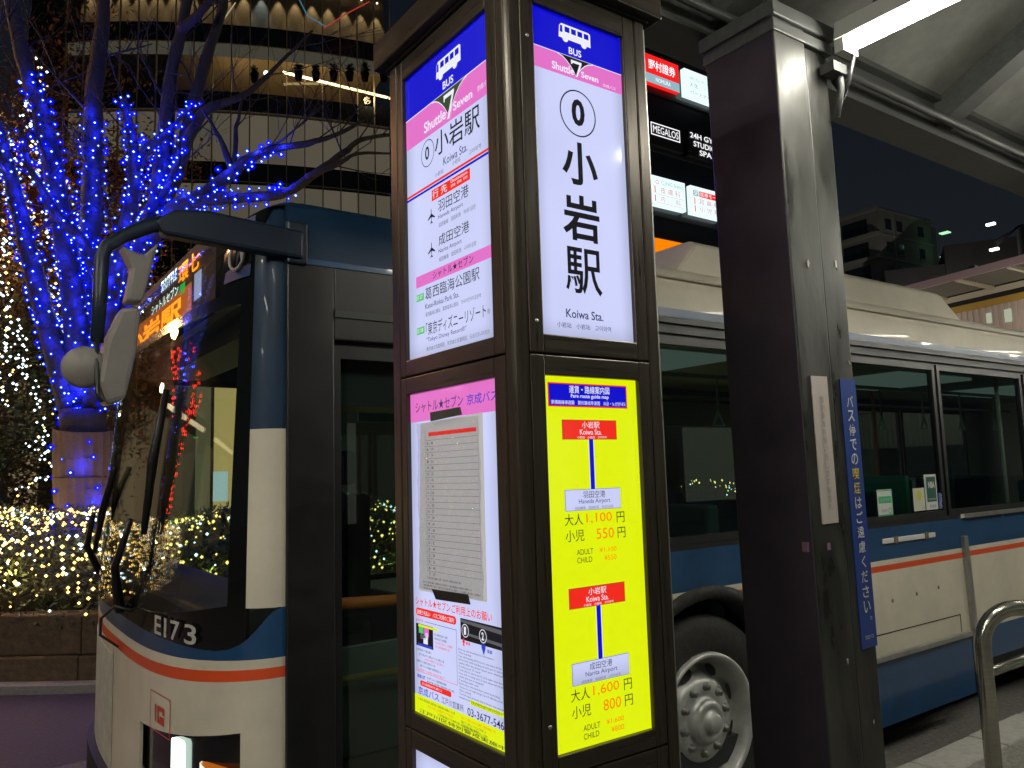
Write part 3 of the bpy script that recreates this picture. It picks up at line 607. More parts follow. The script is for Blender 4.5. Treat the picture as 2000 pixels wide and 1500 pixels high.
# side walls
def side(x0, x1, z0, z1, mt, nm='side_panel', y=BY0, th=.03, o=0, parent=bus, bev=0):
    b = MB(); b.box((x0, y-o, z0), (x1, y+th, z1), mt); return b.build(nm, parent, bevel=bev)
DX0, DX1 = .93, 2.22
segs = [(DX1, 2.36), (3.52, 5.42), (6.52, BXR)]
for a, c in segs:
    side(a, c, .17, .54, BLUE); side(a, c, .54, 1.012, CREAM); side(a, c, 1.012, 1.046, ORANGE, 'orange_stripe'); side(a, c, 1.046, 1.075, CREAM, 'cream_stripe'); side(a, c, 1.075, 1.262, BLUE, 'blue_stripe')
# wheel arch panels
WX, WZ, AR = 2.94, .475, .585
def arch(z0, z1, mt, nm):
    pts = []
    def hx(z): return math.sqrt(max(0, AR**2-(z-WZ)**2)) if abs(z-WZ) < AR else 0
    n = 8
    for sg in (-1, 1):
        e = 2.36 if sg < 0 else 3.52
        zs = [z0+(z1-z0)*k/n for k in range(n+1)]; b_ = MB()
        for za, zb in zip(zs, zs[1:]):
            xa, xb = WX+sg*hx(za), WX+sg*hx(zb)
            if abs(e-WX) <= hx(za) and abs(e-WX) <= hx(zb): continue
            b_.face([(e, BY0, za), (xa, BY0, za), (xb, BY0, zb), (e, BY0, zb)], mt)
        b_.build(nm, bus)
for z0, z1, mt, nm in ((.17, .54, BLUE, 'side_panel'), (.54, 1.012, CREAM, 'side_panel'), (1.012, 1.046, ORANGE, 'orange_stripe'), (1.046, 1.075, CREAM, 'cream_stripe'), (1.075, 1.262, BLUE, 'blue_stripe')): arch(z0, z1, mt, nm)
b = MB(); vs = []; n = 24
for k in range(n+1):
    a = math.pi*k/n*1.12-.06*math.pi; c_, s_ = math.cos(a), math.sin(a)
    vs += [(WX+(AR+.03)*c_, 2.585, WZ+(AR+.03)*s_), (WX+(AR-.03)*c_, 2.585, WZ+(AR-.03)*s_), (WX+(AR-.03)*c_, 3.0, WZ+(AR-.03)*s_), (WX+(AR+.03)*c_, 2.62, WZ+(AR+.03)*s_)]
b.raw(vs, [(4*k+j, 4*k+(j+1) % 4, 4*k+4+(j+1) % 4, 4*k+4+j) for k in range(n) for j in range(4)], RUBBER, True); b.build('wheel_arch', bus)
b = MB(); b.box((2.3, 3.0, .1), (3.6, 3.02, 1.1), SEAM); b.build('wheel_well', bus)
def wheel(x):
    b = MB(); b.lathe([(.30, .30), (.27, .40), (.24, .455), (.20, .478), (.05, .480), (.012, .465), (.0, .43), (-.004, .38), (.0, .335), (.012, .312), (.02, .300)][::-1], (x, 2.62, WZ-.004), (0, 1, 0), RUBBER, 48)
    t_ = b.build('tyre', bus)
    b = MB(); b.lathe([(.012, .312), (-.012, .309), (-.016, .296), (-.002, .284), (.03, .272), (.075, .262), (.095, .235), (.07, .205), (.045, .19), (.03, .175), (.028, .120), (.036, .105), (.0, .098), (-.012, .090), (-.016, .070), (-.010, .066), (-.014, .046), (-.040, .042), (-.047, .034), (-.049, .0)], (x, 2.62, WZ-.004), (0, 1, 0), HUBM, 48)
    rm = b.build('rim', bus)
    b0 = MB(); b0.lathe([(.03, .021), (.0, .021), (-.002, .016), (-.022, .014), (-.026, .006), (-.026, 0)], (0, 0, 0), (0, 1, 0), mat('nut_steel', (.20, .20, .19), .45, .6), 8); nut = None
    for k in range(10):
        a = 2*math.pi*(k+.3)/10; p = (x+.147*math.cos(a), 2.648, WZ+.147*math.sin(a))
        if nut is None: nut = b0.build('wheel_nut', rm); nn = nut
        else: nn = cp(nut, rm)
        nn.location = p
    for k in range(8):
        a = 2*math.pi*(k+.5)/8; b = MB(); ax = Vector((math.cos(a), 0, math.sin(a))); tz = Vector((-math.sin(a), 0, math.cos(a))); c0 = Vector((x, 2.675, WZ))+ax*.226
        b.face([c0+ax*.026*math.cos(t)+tz*.042*math.sin(t)+Vector((0, .012*math.cos(t), 0)) for t in [2*math.pi*j/14 for j in range(14)]], SEAM); b.build('hand_hole', rm)
    return t_
wheel(WX); wheel(8.05)
# front door: two glazed leaves in a black frame
b = MB(); b.box((DX0, 2.59, .30), (DX0+.17, 2.66, 2.38), BLACK); b.box((DX1-.05, 2.605, .30), (DX1, 2.66, 2.38), BLACK); b.box((DX0+.17, 2.59, 2.12), (DX1-.05, 2.66, 2.38), BLACK); b.box((DX0+.17, 2.60, .28), (DX1-.05, 2.7, .36), ALU); b.build('door_frame', bus, bevel=.006)
b = MB(); b.box((DX0+.17, 2.583, 2.20), (DX1-.05, 2.59, 2.225), DGREY); b.box((1.55, 2.58, 2.14), (2.15, 2.59, 2.19), DGREY); b.build('door_rail', bus)
for a, c in ((1.10, 1.63), (1.64, 2.17)):
    b = MB()
    b.box((a, 2.62, .36), (a+.035, 2.65, 2.12), BLACK); b.box((c-.035, 2.62, .36), (c, 2.65, 2.12), BLACK); b.box((a+.035, 2.62, .36), (c-.035, 2.65, .42), BLACK); b.box((a+.035, 2.62, 2.06), (c-.035, 2.65, 2.12), BLACK)
    d_ = b.build('door', bus)
    b = MB(); b.box((a+.035, 2.632, .42), (c-.035, 2.636, 2.06), DGLASS); b.build('pane', d_)
# window band
def window(x0, x1, z0=1.29, z1=2.26, y=BY0, far=False):
    b = MB(); g = .035; ya, yb = (y-.004, y+.03)
    b.box((x0, ya, z0), (x0+g, yb, z1), BLACK); b.box((x1-g, ya, z0), (x1, yb, z1), BLACK); b.box((x0+g, ya, z0), (x1-g, yb, z0+g), BLACK); b.box((x0+g, ya, z1-g), (x1-g, yb, z1), BLACK)
    w_ = b.build('window', bus); b = MB(); b.box((x0+g, y+.008, z0+g), (x1-g, y+.012, z1-g), BGLASS); b.build('pane', w_); return w_
side(DX1, 5.42, 1.262, 1.29, BLACK, 'window_sill'); side(5.42, BXR, 1.262, 1.29, CREAM, 'window_sill')
WS = [(2.24, 3.60), (3.62, 5.235), (5.265, 6.50), (6.54, 7.9), (7.94, 9.3), (9.34, 10.9)]
for a, c in WS: window(a, c)
for i, (a, c) in enumerate([(1.05, 2.95), (2.97, 3.60)]+WS[1:]): window(a, c, .95 if i == 0 else 1.29, y=BY1-.03)
side(DX1, BXR, 2.26, 2.36, GIRDER, 'upper_rail'); 
b = MB()
for z in (2.275, 2.325): b.box((DX1, 2.582, z), (BXR, 2.6, z+.018), DGREY)
b.build('rain_gutter', bus)
side(10.9, BXR, 1.29, 2.26, CREAM); side(10.9, BXR, 1.29, 2.26, CREAM, y=BY1-.03)
side(BXF, BXR, .17, .95, CREAM, y=BY1-.03); side(2.95, BXR, .95, 1.29, BLUE, y=BY1-.03); side(BXF, BXR, 2.26, 2.38, BLUE, y=BY1-.03); side(BXF, 1.05, .95, 2.26, BLACK, y=BY1-.03)
side(BXF+.01, BXR, 2.36, 2.40, BLUE, 'blue_stripe')
# middle door of the side, waist rail, destination-card holder, trims
for a, c in ((5.42, 6.52),):
    side(a+.01, c-.01, .34, .54, BLUE, 'side_door_panel', o=-.012); side(a+.01, c-.01, .54, 1.012, CREAM, 'side_door_panel', o=-.012); side(a+.01, c-.01, 1.012, 1.046, ORANGE, 'orange_stripe', o=-.012); side(a+.01, c-.01, 1.046, 1.075, CREAM, 'cream_stripe', o=-.012); side(a+.01, c-.01, 1.075, 1.262, BLUE, 'blue_stripe', o=-.012)
    b = MB(); b.prism([(a-.03, 2.575, 1.15), (a+.02, 2.575, 1.15), (a+.05, 2.575, .53), (a+.0, 2.575, .53)], (0, .03, 0), ALU); b.build('door_trim', bus)
    side(a+.05, c, 1.262, 1.285, ALU, 'door_sill_trim', o=.012)
b = MB(); b.box((3.52, 2.575, .525), (5.40, 2.60, .555), ALU); b.build('rub_rail', bus, bevel=.004)
b = MB(); b.box((3.52, 2.598, .665), (5.30, 2.6005, .670), SEAM); b.box((5.295, 2.598, .56), (5.30, 2.6005, .67), SEAM); b.build('flap_joint', bus)
b = MB(); b.box((4.46, 2.588, 1.168), (5.06, 2.598, 1.198), mat('holder_white', (.62, .62, .60), .45)); ch = b.build('card_holder', bus, bevel=.004)
for xx in (4.58, 4.93): b = MB(); b.box((xx, 2.582, 1.165), (xx+.035, 2.588, 1.205), mat('clip_brown', (.16, .12, .10), .5)); b.build('holder_clip', ch)
for xx, zz in ((4.53, .84), (4.80, .85), (5.06, .86)): b = MB(); b.lathe([(0, .012), (.003, .010), (.004, .001)], (xx, 2.5995, zz), (0, -1, 0), mat('fastener', (.22, .21, .17), .5), 12); b.build('fastener', bus)
for xx in (3.55, 4.30, 5.42, 7.3, 8.9):
    b = MB(); b.box((xx, 2.5985, .18), (xx+.005, 2.6005, .53), SEAM); b.build('skirt_joint', bus)
b = MB()
for k in range(46): b.lathe([(0, .005), (.002, .004), (.0025, .0005)], (3.6+.16*k, 2.599, 1.245), (0, -1, 0), BLUE, 6)
stuff(b.build('rivet', bus))
# stickers in the window
def stk(x0, z0, x1, z1, mt, nm):
    b = MB(); b.box((x0, 2.602, z0), (x1, 2.605, z1), mt); return b.build(nm, bus, bevel=.008), Sheet((0, 2.601, 0), (1, 0, 0), (0, -1, 0))
s_, sh = stk(4.86, 1.335, 4.995, 1.475, mat('sticker_pale', (.55, .56, .46), .5), 'notice_sticker'); sh.ring(4.925, 1.43, .030, .029, mat('sticker_sun', (.60, .55, .06), .5), 1, 20); sh.text('小児', 4.945, 1.345, 4.985, 1.36, SGN_G); sh.done(s_)
s_, sh = stk(5.005, 1.335, 5.15, 1.555, mat('sticker_white', (.62, .64, .60), .5), 'notice_sticker'); SG = mat('sticker_green', (.015, .09, .07), .5)
sh.rect(5.02, 1.385, 5.135, 1.54, SG); sh.text('NBA', 5.04, 1.47, 5.12, 1.51, MATS['sticker_white'], bold=.04); sh.text('非常口扉付近', 5.03, 1.395, 5.125, 1.407, MATS['sticker_white']); sh.text('禁煙車', 5.04, 1.347, 5.12, 1.367, SGN_G); sh.done(s_)
s_, sh = stk(5.165, 1.335, 5.235, 1.435, mat('sticker_blue2', (.10, .16, .42), .5), 'wheelchair_sticker'); sh.ring(5.203, 1.37, .022, .005, SGN_W, 1, 16); sh.ring(5.195, 1.42, .007, .006, SGN_W, 1, 10); sh.poly([(5.192, 1.41), (5.20, 1.41), (5.205, 1.385), (5.225, 1.36), (5.218, 1.358), (5.195, 1.383)], SGN_W, 1); sh.done(s_)
s_, sh = stk(4.46, 1.325, 4.62, 1.48, MATS['sticker_white'], 'green_sticker'); SGR = mat('sticker_bright_green', (.05, .42, .20), .5)
sh.rect(4.47, 1.40, 4.605, 1.44, SGR); sh.text('エコドライブ', 4.485, 1.41, 4.60, 1.43, MATS['sticker_white']); sh.ring(4.585, 1.355, .018, .005, SGR, 1, 16); sh.text('実施中', 4.49, 1.348, 4.555, 1.366, SGN_G)
for q in ((4.462, 1.328, 4.618, 1.334), (4.462, 1.471, 4.618, 1.477), (4.612, 1.33, 4.618, 1.475)): sh.rect(*q, SGR, 1)
sh.done(s_)
s_, sh = stk(2.66, 1.30, 2.72, 1.40, MATS['sticker_white'], 'round_sticker'); sh.ring(2.69, 1.35, .024, .023, MATS['sticker_sun'], 1, 16); sh.done(s_)
# roof
prof = [(2.60, 2.40), (2.606, 2.50), (2.64, 2.585), (2.70, 2.63), (2.78, 2.66), (2.95, 2.695), (3.3, 2.725), (3.85, 2.74)]
prof = prof+[(7.7-a, c) for a, c in prof[::-1][1:]]
def roof(x0, x1, mt, nm, n=1):
    vs = []; k = len(prof)
    for i in range(n+1):
        X = x0+(x1-x0)*i/n; zm = 2.40+.34*min(1, ((X-.80)/.42))**.5 if X < 1.22 else 9; vs += [(X, a, min(c, zm)) for a, c in prof]
    vs2 = [(v[0], 3.85+(v[1]-3.85)*.985, v[2]-.02) for v in vs]; N_ = len(vs)
    fs = [(i*k+j, (i+1)*k+j, (i+1)*k+j+1, i*k+j+1) for i in range(n) for j in range(k-1)]
    b = MB(); b.raw(vs+vs2, fs+[tuple(N_+q for q in f[::-1]) for f in fs], mt, True); return b.build(nm, bus)
roof(.94, 1.30, NAVY, 'roof', 9); roof(1.30, 2.3, NAVY, 'roof'); roof(2.3, BXR, CREAM, 'roof')
b = MB(); b.tube([(2.3, 2.612, 2.56), (BXR, 2.612, 2.56)], .008, CREAM, 6); b.build('roof_moulding', bus)
def pod(x0, x1, y0, y1, z1, sl, mt=CREAM):
    b = MB(); z0 = 2.62; i = .10
    b.raw([(x0, y0, z0), (x1, y0, z0), (x1, y1, z0), (x0, y1, z0), (x0+sl*.8, y0+i*.5, z1-.05), (x1-sl*.8, y0+i*.5, z1-.05), (x1-sl*.8, y1-i*.5, z1-.05), (x0+sl*.8, y1-i*.5, z1-.05), (x0+sl, y0+i+.05, z1), (x1-sl, y0+i+.05, z1), (x1-sl, y1-i-.05, z1), (x0+sl, y1-i-.05, z1)],
        [(0, 1, 5, 4), (1, 2, 6, 5), (2, 3, 7, 6), (3, 0, 4, 7), (4, 5, 9, 8), (5, 6, 10, 9), (6, 7, 11, 10), (7, 4, 8, 11), (8, 9, 10, 11)], mt); return b.build('roof_unit', bus, bevel=.02)
pod(3.03, 6.2, 2.80, 4.9, 2.90, .32)
b = MB(); b.box((BXR-.02, BY0, .2), (BXR+.02, BY1, 2.4), CREAM); b.build('rear_panel', bus)
b = MB(); b.box((1.0, 2.66, .25), (BXR-.03, 5.06, .36), DGREY); b.build('floor', bus)
b = MB(); b.box((.98, 2.63, 2.36), (BXR-.03, 5.06, 2.395), mat('bus_ceiling', (.35, .37, .35), .6)); b.build('ceiling', bus)
b = MB(); b.box((1.2, 3.1, .06), (10.8, 4.6, .25), SEAM); b.build('chassis', bus)
ARMB = mat('mirror_arm_paint', (.006, .016, .032), .45, var=.2)
# side roof rail and mirror arm reaching forward from the corner
b = MB(); b.box((.925, 2.575, 2.37), (1.0, 2.60, 2.52), ARMB); b.build('mirror_bracket', bus, bevel=.008)
b = MB()
b.prism([(.98, 2.56, 2.385), (.53, 2.56, 2.405), (.505, 2.56, 2.445), (.56, 2.56, 2.49), (.66, 2.56, 2.505), (.98, 2.56, 2.485)], (0, .06, 0), ARMB); ma = b.build('mirror_arm', bus, bevel=.012)
b = MB(); b.tube([(.56, 2.59, 2.45), (.50, 2.59, 2.435), (.42, 2.58, 2.385), (.375, 2.57, 2.345), (.362, 2.56, 2.31), (.358, 2.55, 2.2), (.352, 2.54, 2.05)], [.026, .024, .021, .020, .020, .020, .018], ARMB, 14); b.build('mirror_stem', bus)
MG = mat('mirror_shell', (.21, .19, .17), .5, var=.12, vscale=9)
b = MB(); b.raw([(.405, 2.50, 2.15), (.462, 2.50, 2.16), (.452, 2.50, 2.02), (.425, 2.50, 1.885), (.375, 2.50, 1.865), (.352, 2.50, 1.93), (.37, 2.50, 2.05), (.408, 2.58, 2.15), (.462, 2.58, 2.16), (.452, 2.60, 2.02), (.425, 2.60, 1.885), (.375, 2.60, 1.865), (.352, 2.60, 1.93), (.37, 2.60, 2.05)],
    [(0, 1, 2, 3, 4, 5, 6), (13, 12, 11, 10, 9, 8, 7)]+[(k, 7+k, 7+(k+1) % 7, (k+1) % 7) for k in range(7)], MG); b.build('mirror_housing', bus, bevel=.014)
b = MB(); b.raw([(.418, 2.50, 2.17), (.465, 2.50, 2.175), (.505, 2.50, 2.36), (.465, 2.50, 2.315), (.405, 2.50, 2.335), (.435, 2.50, 2.27), (.418, 2.57, 2.17), (.465, 2.57, 2.175), (.505, 2.57, 2.36), (.465, 2.57, 2.315), (.405, 2.57, 2.335), (.435, 2.57, 2.27)],
    [(0, 1, 2, 3, 4, 5), (11, 10, 9, 8, 7, 6)]+[(k, 6+k, 6+(k+1) % 6, (k+1) % 6) for k in range(6)], MG); b.build('upper_mirror', bus, bevel=.008)
b = MB(); b.lathe([(0, .001), (.004, .05), (.02, .060), (.035, .060), (.045, .046), (.05, .0)], (.315, 2.52, 1.975), (.25, .8, .05), MG, 28); b.build('round_mirror', bus)
b = MB(); b.tube([(.35, 2.53, 2.06), (.35, 2.51, 1.96), (.352, 2.505, 1.90), (.362, 2.495, 1.875)], .007, BLACK, 8); b.build('mirror_cable', bus)
b = MB(); b.tube([(.66, 3.62, 1.13), (.60, 3.66, 1.15), (.56, 3.72, 1.10), (.57, 3.80, 1.02), (.65, 3.88, .95)], .006, DGREY, 6); b.build('front_cable', bus)
# wipers
for (p0, p1, p2, p3) in (((3.75, 1.12), (3.50, 1.5), (3.25, 2.0), (3.35, 1.45)), ((4.95, 1.15), (4.6, 1.5), (4.1, 1.72), (4.75, 1.30))):
    q = lambda a, o: onf(a[0], a[1], o)
    b = MB(); b.tube([q(p0, .02), q(((p0[0]+p1[0])/2, (p0[1]+p1[1])/2), .07), q(p1, .05)], [.022, .016, .012], BLACK, 8); wp = b.build('wiper', bus)
    b = MB(); pa = q(p3, .03); pb = q(p2, .03); b.tube([pa, (pa+pb)/2+Vector((-.01, 0, 0)), pb], [.012, .020, .012], BLACK, 8); b.build('blade', wp)
# inside: dashboard, wheel, driver's seat, driver, seats, rails
INT = mat('interior_dark', (.03, .034, .034), .6); ORG = mat('orange_rail', (.70, .20, .03), .4); SEATD = mat('driver_seat_black', (.008, .008, .010), .8); INTG = mat('interior_grey', (.28, .32, .29), .6)
b = MB(); b.prism([(.80, 3.1, .36), (1.28, 3.1, .36), (1.28, 3.1, 1.10), (1.10, 3.1, 1.20), (.85, 3.1, 1.14)], (0, 1.85, 0), INT); b.build('dashboard', bus, bevel=.02)
b = MB(); ring = [Vector((1.36, 4.38, 1.32))+Vector((.07*math.cos(a)*0-.12*math.sin(a), .21*math.cos(a), .17*math.sin(a))) for a in [2*math.pi*k/24 for k in range(25)]]; b.tube(ring, .014, BLACK, 8, False); b.tube([(1.36, 4.17, 1.32), (1.36, 4.59, 1.32)], .012, BLACK, 6); b.tube([(1.36, 4.38, 1.32), (1.2, 4.38, 1.05)], .025, BLACK, 6); b.build('steering_wheel', bus)
b = MB(); b.box((1.56, 4.15, .80), (1.94, 4.60, .92), SEATD); b.box((1.88, 4.15, .92), (1.98, 4.60, 1.55), SEATD); b.box((1.88, 4.27, 1.60), (1.95, 4.48, 1.80), SEATD); b.box((1.7, 4.2, .36), (2.0, 4.5, .85), INT); b.build('driver_seat', bus, bevel=.03)
b = MB(); b.box((2.22, 4.1, .36), (2.25, 5.05, .95), INT); b.build('partition', bus)
b = MB(); b.tube([(1.15, 2.86, 1.18), (1.9, 2.86, 1.14), (2.3, 2.95, 1.14)], .022, ORG, 10); b.tube([(1.15, 2.86, 1.18), (1.15, 2.86, .4)], .02, ORG, 8); b.build('hand_rail', bus)
b = MB(); b.tube([(1.05, 3.55, .80), (1.35, 3.5, .74), (2.2, 3.5, .72)], .018, mat('yellow_rail', (.42, .36, .04), .4), 8); b.build('hand_rail', bus)
b = MB(); b.box((1.30, 3.15, .36), (1.34, 4.0, 1.02), INTG); b.box((1.34, 3.6, .36), (2.2, 3.64, .85), INTG); b.build('fare_box', bus)
b = MB(); b.box((1.38, 3.72, .60), (1.58, 3.92, 1.20), INTG); b.box((1.40, 3.72, 1.20), (1.56, 3.9, 1.28), INT); b.build('fare_machine', bus, bevel=.01)
b = MB(); b.box((1.1, 2.70, .36), (2.1, 3.55, .365), mat('floor_wood', (.16, .13, .08), .5, var=.3, vscale=6, stretch=(1, 12, 1))); b.build('floor_mat', bus)
SEATM = mat('seat_fabric', (.02, .055, .065), .8)
st0 = None
for xx in (2.75, 3.7, 4.5, 5.0, 7.2, 8.1, 9.0, 9.9):
    for yy in (2.75, 4.6):
        if yy == 2.75 and 5 <= xx < 6: continue
        if st0 is None:
            b = MB(); b.box((0, 0, .75), (.42, .40, .87), SEATM); b.box((.40, 0, .87), (.50, .40, 1.45), SEATM); b.box((.1, .1, .36), (.35, .3, .75), DGREY); st0 = b.build('seat', bus, bevel=.02); s = st0
        else: s = cp(st0, bus)
        s.location = (xx, yy, 0)
for xx, yy in ((3.15, 3.3), (4.45, 3.25), (4.98, 3.25), (5.5, 2.75), (6.45, 2.75), (7.6, 4.4), (4.1, 4.35)):
    b = MB(); b.tube([(xx, yy, .36), (xx, yy, 2.36)], .016, ORG if yy > 3.2 else mat('grey_pole', (.35, .30, .25), .4), 8); b.build('pole', bus)
b = MB(); b.tube([(2.5, 3.3, 2.2), (10.5, 3.3, 2.2)], .014, INTG, 8); b.tube([(2.5, 4.35, 2.2), (10.5, 4.35, 2.2)], .014, INTG, 8); b.build('ceiling_rail', bus)
b = MB(); b.box((1.1, 2.70, 1.9), (2.2, 2.95, 2.30), INT); b.box((1.0, 3.2, 2.24), (1.25, 4.9, 2.32), INT); b.build('overhead_box', bus)
b = MB(); b.box((1.75, 3.0, 2.02), (1.79, 3.01, 2.03), emat('exit_led', (.0, 1, .15), 4)); b.build('door_light', bus)
EMG = emat('ceiling_glow', (.50, .62, .54), .17)  # glowing panels added to stand in for the lit ceiling
for a, c in ((1.4, 2.1), (3.0, 4.2), (6.2, 7.4), (8.6, 9.8)): b = MB(); b.box((a, 3.35, 2.335), (c, 4.25, 2.358), EMG); b.build('ceiling_glow', bus)

for k in range(9):
    xx = 2.7+.62*k; b = MB(); b.tube([(xx, 3.3, 2.2), (xx, 3.3, 1.98)], .008, INTG, 6); ring = [(xx+.055*q[0], 3.3, 1.93+.055*q[1]) for q in ((0, 1), (.9, -.6), (-.9, -.6), (0, 1))]; b.tube(ring, .009, mat('strap_white', (.45, .46, .42), .5), 6, False); b.build('hand_strap', bus)
for a, c in ((2.3, 3.5), (3.7, 5.0), (5.2, 6.4), (6.6, 7.8)):
    b = MB(); b.box((a, 5.02, 2.02), (c, 5.03, 2.24), mat('advert_%d' % int(a*10), random.choice([(.10, .30, .24), (.30, .30, .26), (.12, .20, .30)]), .5)); b.build('advert_panel', bus)
b = MB(); b.box((5.0, 2.72, .36), (5.04, 3.3, 1.55), mat('green_partition', (.05, .22, .16), .5)); b.box((4.62, 3.0, 1.5), (4.9, 3.02, 1.78), MATS['green_partition']); b.build('partition', bus)

# driver, seated behind the wheel
def skinned(name, joints, edges, mt, parent, sub=2, root=0):
    me = bpy.data.meshes.new(name); me.from_pydata([j[0] for j in joints], edges, [])
    o = bpy.data.objects.new(name, me); COL.objects.link(o); me.materials.append(mt)
    if parent: o.parent = parent; o.matrix_parent_inverse = Matrix.Translation(-parent.location)
    me.skin_vertices or o.modifiers.new('skin', 'SKIN')
    if 'skin' not in o.modifiers: o.modifiers.new('skin', 'SKIN')
    if not me.skin_vertices: bpy.context.view_layer.objects.active = o
    for i, j in enumerate(joints):
        sv = me.skin_vertices[0].data[i]; sv.radius = (j[1], j[2] if len(j) > 2 else j[1]); sv.use_root = (i == root)
    ss = o.modifiers.new('sub', 'SUBSURF'); ss.levels = sub; ss.render_levels = sub
    o.modifiers['skin'].use_smooth_shade = True
    return o
drv = thing('person', 'bus driver in dark cap and uniform seated at the steering wheel', 'person', (1.8, 4.38, .97))
try:
    J = [((1.82, 4.38, 1.05), .15, .12), ((1.84, 4.38, 1.30), .15, .11), ((1.83, 4.38, 1.50), .16, .10), ((1.82, 4.38, 1.60), .055), ((1.80, 4.38, 1.68), .055),
         ((1.82, 4.20, 1.52), .065), ((1.72, 4.13, 1.30), .048), ((1.46, 4.20, 1.33), .035), ((1.82, 4.56, 1.52), .065), ((1.72, 4.63, 1.30), .048), ((1.46, 4.56, 1.33), .035),
         ((1.75, 4.30, 1.02), .10), ((1.45, 4.27, 1.0), .075), ((1.42, 4.27, .62), .055), ((1.75, 4.46, 1.02), .10), ((1.45, 4.49, 1.0), .075), ((1.42, 4.49, .62), .055), ((1.32, 4.27, .50), .045), ((1.32, 4.49, .50), .045)]
    E_ = [(0, 1), (1, 2), (2, 3), (3, 4), (2, 5), (5, 6), (6, 7), (2, 8), (8, 9), (9, 10), (0, 11), (11, 12), (12, 13), (0, 14), (14, 15), (15, 16), (13, 17), (16, 18)]
    skinned('body', J, E_, mat('uniform', (.02, .022, .03), .8), drv)
    SK = mat('skin', (.36, .22, .15), .5)
    skinned('head', [((1.79, 4.38, 1.65), .05), ((1.785, 4.38, 1.74), .078, .085), ((1.79, 4.38, 1.82), .08, .085), ((1.715, 4.38, 1.745), .016), ((1.78, 4.30, 1.75), .018), ((1.78, 4.46, 1.75), .018)], [(0, 1), (1, 2), (1, 3), (1, 4), (1, 5)], SK, drv)
    b = MB()
    for yy in (4.35, 4.41): b.lathe([(0, .008), (.004, .006), (.006, 0)], (1.712, yy, 1.785), (-1, 0, 0), BLACK, 8)
    b.build('eyes', drv)
    b = MB(); b.box((1.708, 4.36, 1.700), (1.714, 4.40, 1.706), mat('lips', (.3, .12, .1), .5)); b.build('mouth', drv)
    b = MB(); b.lathe([(0, .092), (.02, .094), (.05, .105), (.065, .098), (.07, 0)], (1.79, 4.38, 1.82), (0, 0, 1), BLACK, 24); b.box((1.66, 4.31, 1.82), (1.76, 4.45, 1.828), BLACK); b.build('cap', drv)
    b = MB(); b.lathe([(0, .075), (.03, .066)], (1.81, 4.38, 1.585), (0, 0, 1), SGN_W, 16); b.build('collar', drv)
    for yy, sg in ((4.21, 1), (4.55, -1)):
        for k in range(4): b = MB(); y_ = yy+sg*.016*k-sg*.02; b.tube([(1.47, y_, 1.335), (1.40-.004*k, y_, 1.35), (1.36, y_, 1.345), (1.345, y_, 1.315-.002*k), (1.36, y_, 1.30)], [.012, .010, .009, .008, .007], SGN_W, 6); b.build('finger', drv)
        b = MB(); b.tube([(1.46, yy+sg*.03, 1.33), (1.40, yy+sg*.055, 1.31), (1.375, yy+sg*.04, 1.30)], [.013, .011, .009], SGN_W, 6); b.build('thumb', drv)
except Exception as ex: print('driver', ex)

# ------------------------------------------------------------------ bent steel rail
rl = thing('hoop_rail', 'bent stainless steel tube rail standing on the pavement at the kerb', 'railing', (3.35, 1.57, .15))
P0 = Vector((3.353, 1.57, .15)); dh = Vector((.80, -.60, 0)).normalized(); top = 1.055
pts = [P0, P0+Vector((0, 0, top-.15-.14))]
for k in range(1, 9): a = math.pi/2*k/8; pts.append(P0+Vector((0, 0, top-.15-.14))+dh*.14*(1-math.cos(a))+Vector((0, 0, .14*math.sin(a))))
e_ = pts[-1]; pts += [e_+dh*.5]
for k in range(1, 9): a = math.pi/2*k/8; pts.append(e_+dh*(.5+.14*math.sin(a))-Vector((0, 0, .14*(1-math.cos(a)))))
pts.append(Vector((pts[-1].x, pts[-1].y, .15)))
b = MB(); b.tube(pts, .0303, CHROME, 20); b.build('tube', rl)
b = MB(); b.tube([P0+Vector((0, 0, .66)), P0+Vector((1.3, 0, .66))], .021, CHROME, 14); b.build('lower_bar', rl)
b = MB(); b.lathe([(0, .06), (.012, .058), (.014, .032)], P0, (0, 0, 1), CHROME, 20); b.build('base_flange', rl)

# ------------------------------------------------------------------ planter and lit hedge beyond the bus
PA = [Vector((-5.2, 12.4, 0)), Vector((.97, 7.56, 0)), Vector((2.9, 6.2, 0)), Vector((12, 6.2, 0))]
def offs(P, d):
    out = []
    for i in range(len(P)):
        t = (P[min(i+1, len(P)-1)]-P[max(i-1, 0)]).normalized(); out.append(P[i]+Vector((-t.y, t.x, 0))*d)
    return out
pl = thing('planter', 'long brown stone planter wall under the glowing hedge', 'planter', tuple(PA[1]))
sb = None
for i in range(3):
    a_, c_ = PA[i], PA[i+1]; L = (c_-a_).length; t = (c_-a_)/L; nb = int(L/.78); w_ = L/nb; ang = math.atan2(t.y, t.x)
    for k in range(nb):
        for (z0, h, dep, m_) in ((0, .26, .0, STONE), (.262, .33, .05, STONE)):
            b = MB(); jit = random.uniform(-.008, .008)
            b.box((.004, dep+jit, z0), (w_-.004, .30, z0+h), m_)
            o = b.build('stone_block', None, bevel=.015); o.parent = pl; o.location = a_+t*(k*w_)-PA[1]; o.rotation_euler = (0, 0, ang)
b = MB(); Q = offs(PA, .02)+offs(PA, 1.9)[::-1]; b.prism([(q.x, q.y, .40) for q in offs(PA, .28)+offs(PA, 2.6)[::-1]], (0, 0, .1), mat('soil', (.03, .022, .015), .95)); b.build('soil', pl)
b = MB(); q1, q2 = offs(PA, -.16), offs(PA, 0)
b.prism([(q.x, q.y, 0) for q in q1+q2[::-1]], (0, 0, .07), KERB); struct(b.build('far_kerb'))
